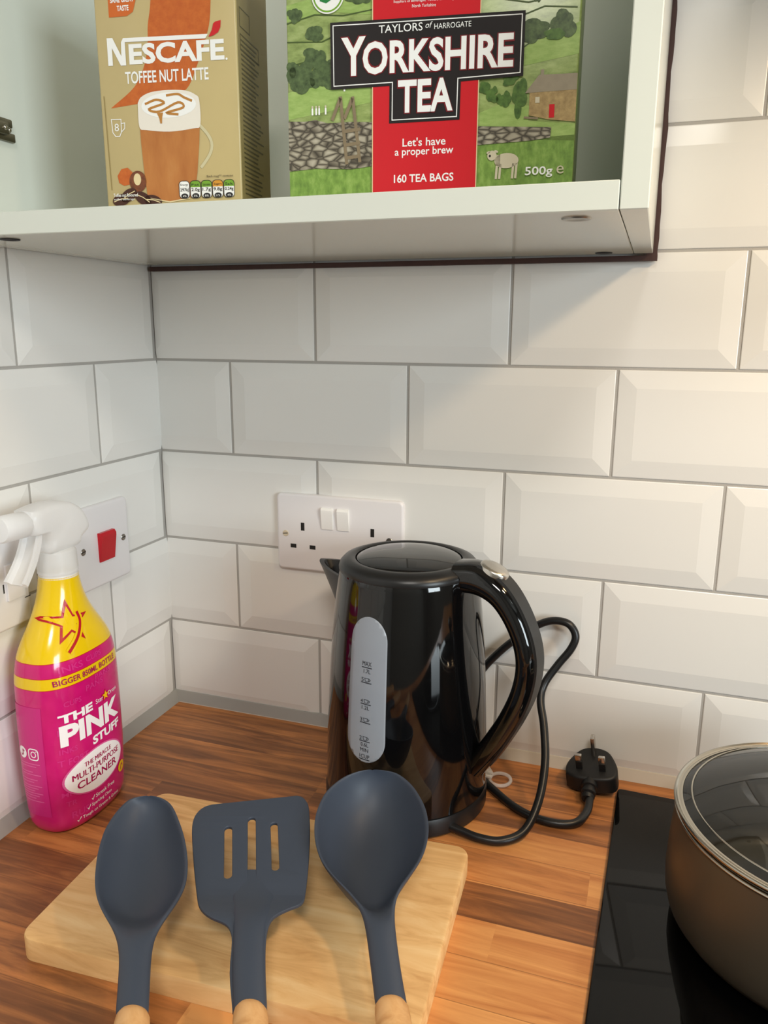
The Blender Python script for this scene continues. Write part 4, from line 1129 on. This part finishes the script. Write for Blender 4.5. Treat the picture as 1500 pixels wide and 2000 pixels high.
for z in [0, 0.0012, 0.003, 0.006, 0.010, 0.016, 0.03, 0.06, 0.10, 0.13] + [0.14 + 0.004 * i for i in range(24)]:
    if z > 0.232: break
    a, bb, e = bA(z), bB(z), bE(z)
    rings.append([Vector((bb * math.copysign(abs(math.cos(t)) ** (2 / e), math.cos(t)), a * math.copysign(abs(math.sin(t)) ** (2 / e), math.sin(t)), z)) for t in (2 * PI * j / 72 for j in range(72))])
bm = bmesh.new(); loft(bm, rings)
body = bm_obj('bottle_body', bm, m, bt, autosmooth=60)
LP = mat('print_pale_pink', (226, 96, 160), 0.25); LP2 = mat('print_faint_pink', (214, 52, 134), 0.25)
SLW = mat('print_sleeve_white', (250, 246, 248), 0.25); MAG = mat('print_magenta', (168, 16, 84), 0.25); SRED = mat('print_star_red', (186, 26, 38), 0.25)
SLY = mat('print_shoulder_yellow', (238, 200, 14), 0.2); SYEL = mat('print_sleeve_yellow', (244, 196, 30), 0.25)
p = Print()
for tx, y, z, w_, h_ in (('INKS', -0.262, 0.1545, 0.022, 0.0058), ('PANS', -0.240, 0.1300, 0.022, 0.0055), ('CUPS', -0.262, 0.1235, 0.016, 0.0050), ('PAN', -0.268, 0.098, 0.0, 0.0060), ('RUST', -0.262, 0.0145, 0.022, 0.0068), ('T FORT', -0.2695, 0.0685, 0.026, 0.0062),
                         ('TR', -0.266, 0.0280, 0.0, 0.0050), ('MIT', -0.2685, 0.0380, 0.0, 0.0050), ('PANS', -0.228, 0.1360, 0.022, 0.0050), ('CUPS', -0.236, 0.1560, 0.020, 0.0050), ('INKS', -0.2680, 0.0800, 0.0, 0.0050)):
    p.text(tx, y, z, LP2, w_ or None, h_, 1, 0.015)
p.text('THE', -0.2668, 0.1088, SLW, 0.0325, 0.0082, 3, 0.045, slope=0.03)
p.text('PINK', -0.2668, 0.0870, SLW, 0.0690, 0.0200, 3, 0.045, slope=0.03)
p.text('STUFF', -0.2375, 0.0760, SLW, 0.0385, 0.0086, 3, 0.040, slope=0.03)
p.text('Star', -0.2300, 0.1128, SLW, 0.0100, 0.0045, 3, 0.0, slope=0.03); p.text('Drops', -0.2120, 0.1128, SLW, 0.0130, 0.0050, 3, 0.0, slope=0.03)
def star(cx, cz, r, k=0.42, rot=0.0, sx=1.0): return [(cx + sx * (r if i % 2 == 0 else r * k) * math.sin(rot + PI * i / 5), cz + (r if i % 2 == 0 else r * k) * math.cos(rot + PI * i / 5)) for i in range(10)]
p.poly(star(-0.2165, 0.1160, 0.0062), SRED, 3); p.poly(star(-0.2165, 0.1160, 0.0046), SYEL, 4)
p.ell(-0.2325, 0.0520, 0.0355, 0.0210, LP, 2, 48); p.ell(-0.2325, 0.0520, 0.0340, 0.0196, SLW, 3, 48)
p.text('THE MIRACLE', -0.2320, 0.0598, MAG, 0.0340, 0.0044, 4, 0.0, align='C', slope=0.03); p.text('THE MIRACLE', -0.2316, 0.0598, MAG, 0.0340, 0.0044, 4, 0.0, align='C', slope=0.03)
p.text('MULTI-PURPOSE', -0.2325, 0.0512, MAG, 0.0570, 0.0058, 4, 0.0, align='C', slope=0.03); p.text('MULTI-PURPOSE', -0.2320, 0.0512, MAG, 0.0570, 0.0058, 4, 0.0, align='C', slope=0.03)
p.text('CLEANER', -0.2325, 0.0410, MAG, 0.0490, 0.0076, 4, 0.02, align='C', slope=0.03)
for z, tx, y in ((0.0230, 'Streak Free', -0.2380), (0.0160, 'Sparkling Clean', -0.2430), (0.0090, 'Tough on Grease & Grime', -0.2530)):
    p.line([(y - 0.005, z + 0.0018), (y - 0.0038, z + 0.0002), (y - 0.0015, z + 0.0040)], 0.0008, SLW, 3)
    p.text(tx, y, z, SLW, None, 0.0040, 3, 0.005)
p.ell(-0.1985, 0.0330, 0.0058, 0.0058, SYEL, 3); p.line([(-0.2005, 0.0300), (-0.1985, 0.0360), (-0.1962, 0.0325)], 0.0009, MAG, 4)
p.text('BIGGER 850ML BOTTLE', -0.2670, 0.1442, MAG, 0.0700, 0.0052, 3, 0.015)
# star emblem with a swoosh on the yellow shoulder
p.poly(star(-0.2400, 0.1935, 0.0205, 0.38, 0.12), SRED, 2); p.poly(star(-0.2400, 0.1935, 0.0145, 0.40, 0.12), SLY, 3)
sw1 = [(q.x, q.y) for q in catmull([(-0.2500, 0.1700, 0), (-0.2370, 0.1810, 0), (-0.2305, 0.1920, 0), (-0.2310, 0.2010, 0)], 5)]
p.line(sw1, 0.0062, SLY, 4); p.line(sw1, 0.0026, SRED, 5)
p.build('printed_front', bfront, body, first=0.0002, cut=0.003)
p = Print()
SG = mat('print_side_panel', (206, 40, 126), 0.25)
p.rect(0.0150, 0.0520, 0.020, 0.126, SG, 1)
p.ell(0.0285, 0.0815, 0.0052, 0.0056, SLW, 2); p.line([(0.0292, 0.0845), (0.0292, 0.0795), (0.0275, 0.0787), (0.0268, 0.0800)], 0.0012, MAG, 3); p.line([(0.0292, 0.0842), (0.0312, 0.0828)], 0.0010, MAG, 3)
p.line(rrect(0.0362, 0.0462, 0.0762, 0.0866, 0.0028, 4), 0.0010, SLW, 2, True)
p.line([(0.0412 + 0.0025 * math.cos(2 * PI * i / 20), 0.0814 + 0.0027 * math.sin(2 * PI * i / 20)) for i in range(20)], 0.0009, SLW, 2, True); p.ell(0.0443, 0.0846, 0.0006, 0.0006, SLW, 2, 8)
for i, z in enumerate((0.0715, 0.0690, 0.0635, 0.0610, 0.0560, 0.0535, 0.0500, 0.0475, 0.0450, 0.0425, 0.0400, 0.0375, 0.0345)):
    p.rect(0.0250, 0.0470 - 0.004 * (i % 3), z, z + 0.0009, LP, 2)
p.build('printed_side', bside, body, first=0.0002, cut=0.003)
# trigger head
neck = bmesh.new(); revolve(neck, [(0.0150, 0.228), (0.0165, 0.229), (0.0172, 0.231), (0.0165, 0.233), (0.0165, 0.2345), (0.0150, 0.2355)], 48); bm_obj('neck_ring', neck, MT['frost_white'], bt, autosmooth=60)
bm = bmesh.new(); rings = []
for z, r in ((0.2335, 0.0166), (0.2345, 0.0172), (0.2375, 0.0172), (0.2378, 0.0165), (0.2535, 0.0158), (0.2555, 0.0148), (0.2560, 0.0100)):
    rings.append([Vector(((r + (0.0009 if (j % 2 and 0.2377 < z < 0.254) else 0)) * math.cos(2 * PI * j / 60), (r + (0.0009 if (j % 2 and 0.2377 < z < 0.254) else 0)) * math.sin(2 * PI * j / 60), z)) for j in range(60)])
loft(bm, rings); bm_obj('screw_cap', bm, MT['frost'], bt, autosmooth=50)
# head: side outline lofted with rounded width
side_o = [(-0.035, 0.2965), (-0.020, 0.2985), (-0.004, 0.2985), (0.012, 0.2955), (0.024, 0.2885), (0.0315, 0.2780), (0.0340, 0.2685), (0.0290, 0.2640), (0.0225, 0.2605), (0.0170, 0.2545), (-0.0150, 0.2545), (-0.0165, 0.2650), (-0.0240, 0.2745), (-0.036, 0.2765)]
side_s = [(q.x, q.y) for q in catmull([(a, b_, 0) for a, b_ in side_o + side_o[:1]], 3)][:-1]
cxs, czs = 0.002, 0.280
bm = bmesh.new(); rings = []
for xx, k in ((-0.0135, 0.72), (-0.0128, 0.84), (-0.0105, 0.94), (-0.0070, 1.0), (0.0070, 1.0), (0.0105, 0.94), (0.0128, 0.84), (0.0135, 0.72)):
    rings.append([Vector((xx, cxs + (a - cxs) * k, czs + (b_ - czs) * k)) for a, b_ in side_s])
loft(bm, rings); bm_obj('sprayer_body', bm, MT['frost'], bt, autosmooth=60)
bm = bmesh.new()
tube(bm, [Vector((0.001, -0.0335, 0.2855)), Vector((0.001, -0.0345, 0.2855)), Vector((0.001, -0.037, 0.2855)), Vector((0.001, -0.060, 0.2865)), Vector((0.001, -0.0625, 0.2866)), Vector((0.001, -0.063, 0.2866))], [0.006, 0.0095, 0.0112, 0.0112, 0.0100, 0.0040], 28)
bm_obj('nozzle', bm, MT['frost_white'], bt, autosmooth=50)
bm = bmesh.new(); rings = []
tp = catmull([(0, -0.0255, 0.2790), (0, -0.0285, 0.2680), (0, -0.0345, 0.2555), (0, -0.0420, 0.2450), (0, -0.0490, 0.2370)], 5)
for i, q in enumerate(tp):
    tgv = (tp[min(i + 1, len(tp) - 1)] - tp[max(0, i - 1)]).normalized(); nv = Vector((0, -tgv.z, tgv.y)); w_ = 0.0092 + 0.002 * i / len(tp)
    rings.append([q + nv * s1 * 0.0045 + Vector((s2 * w_, 0, 0)) for s1, s2 in ((1, -0.75), (1, 0.75), (0.4, 1), (-0.6, 1), (-0.6, 0.7), (0.3, 0.55), (0.3, -0.55), (-0.6, -0.7), (-0.6, -1), (0.4, -1))])
loft(bm, rings); bm_obj('trigger', bm, MT['frost'], bt, autosmooth=40)
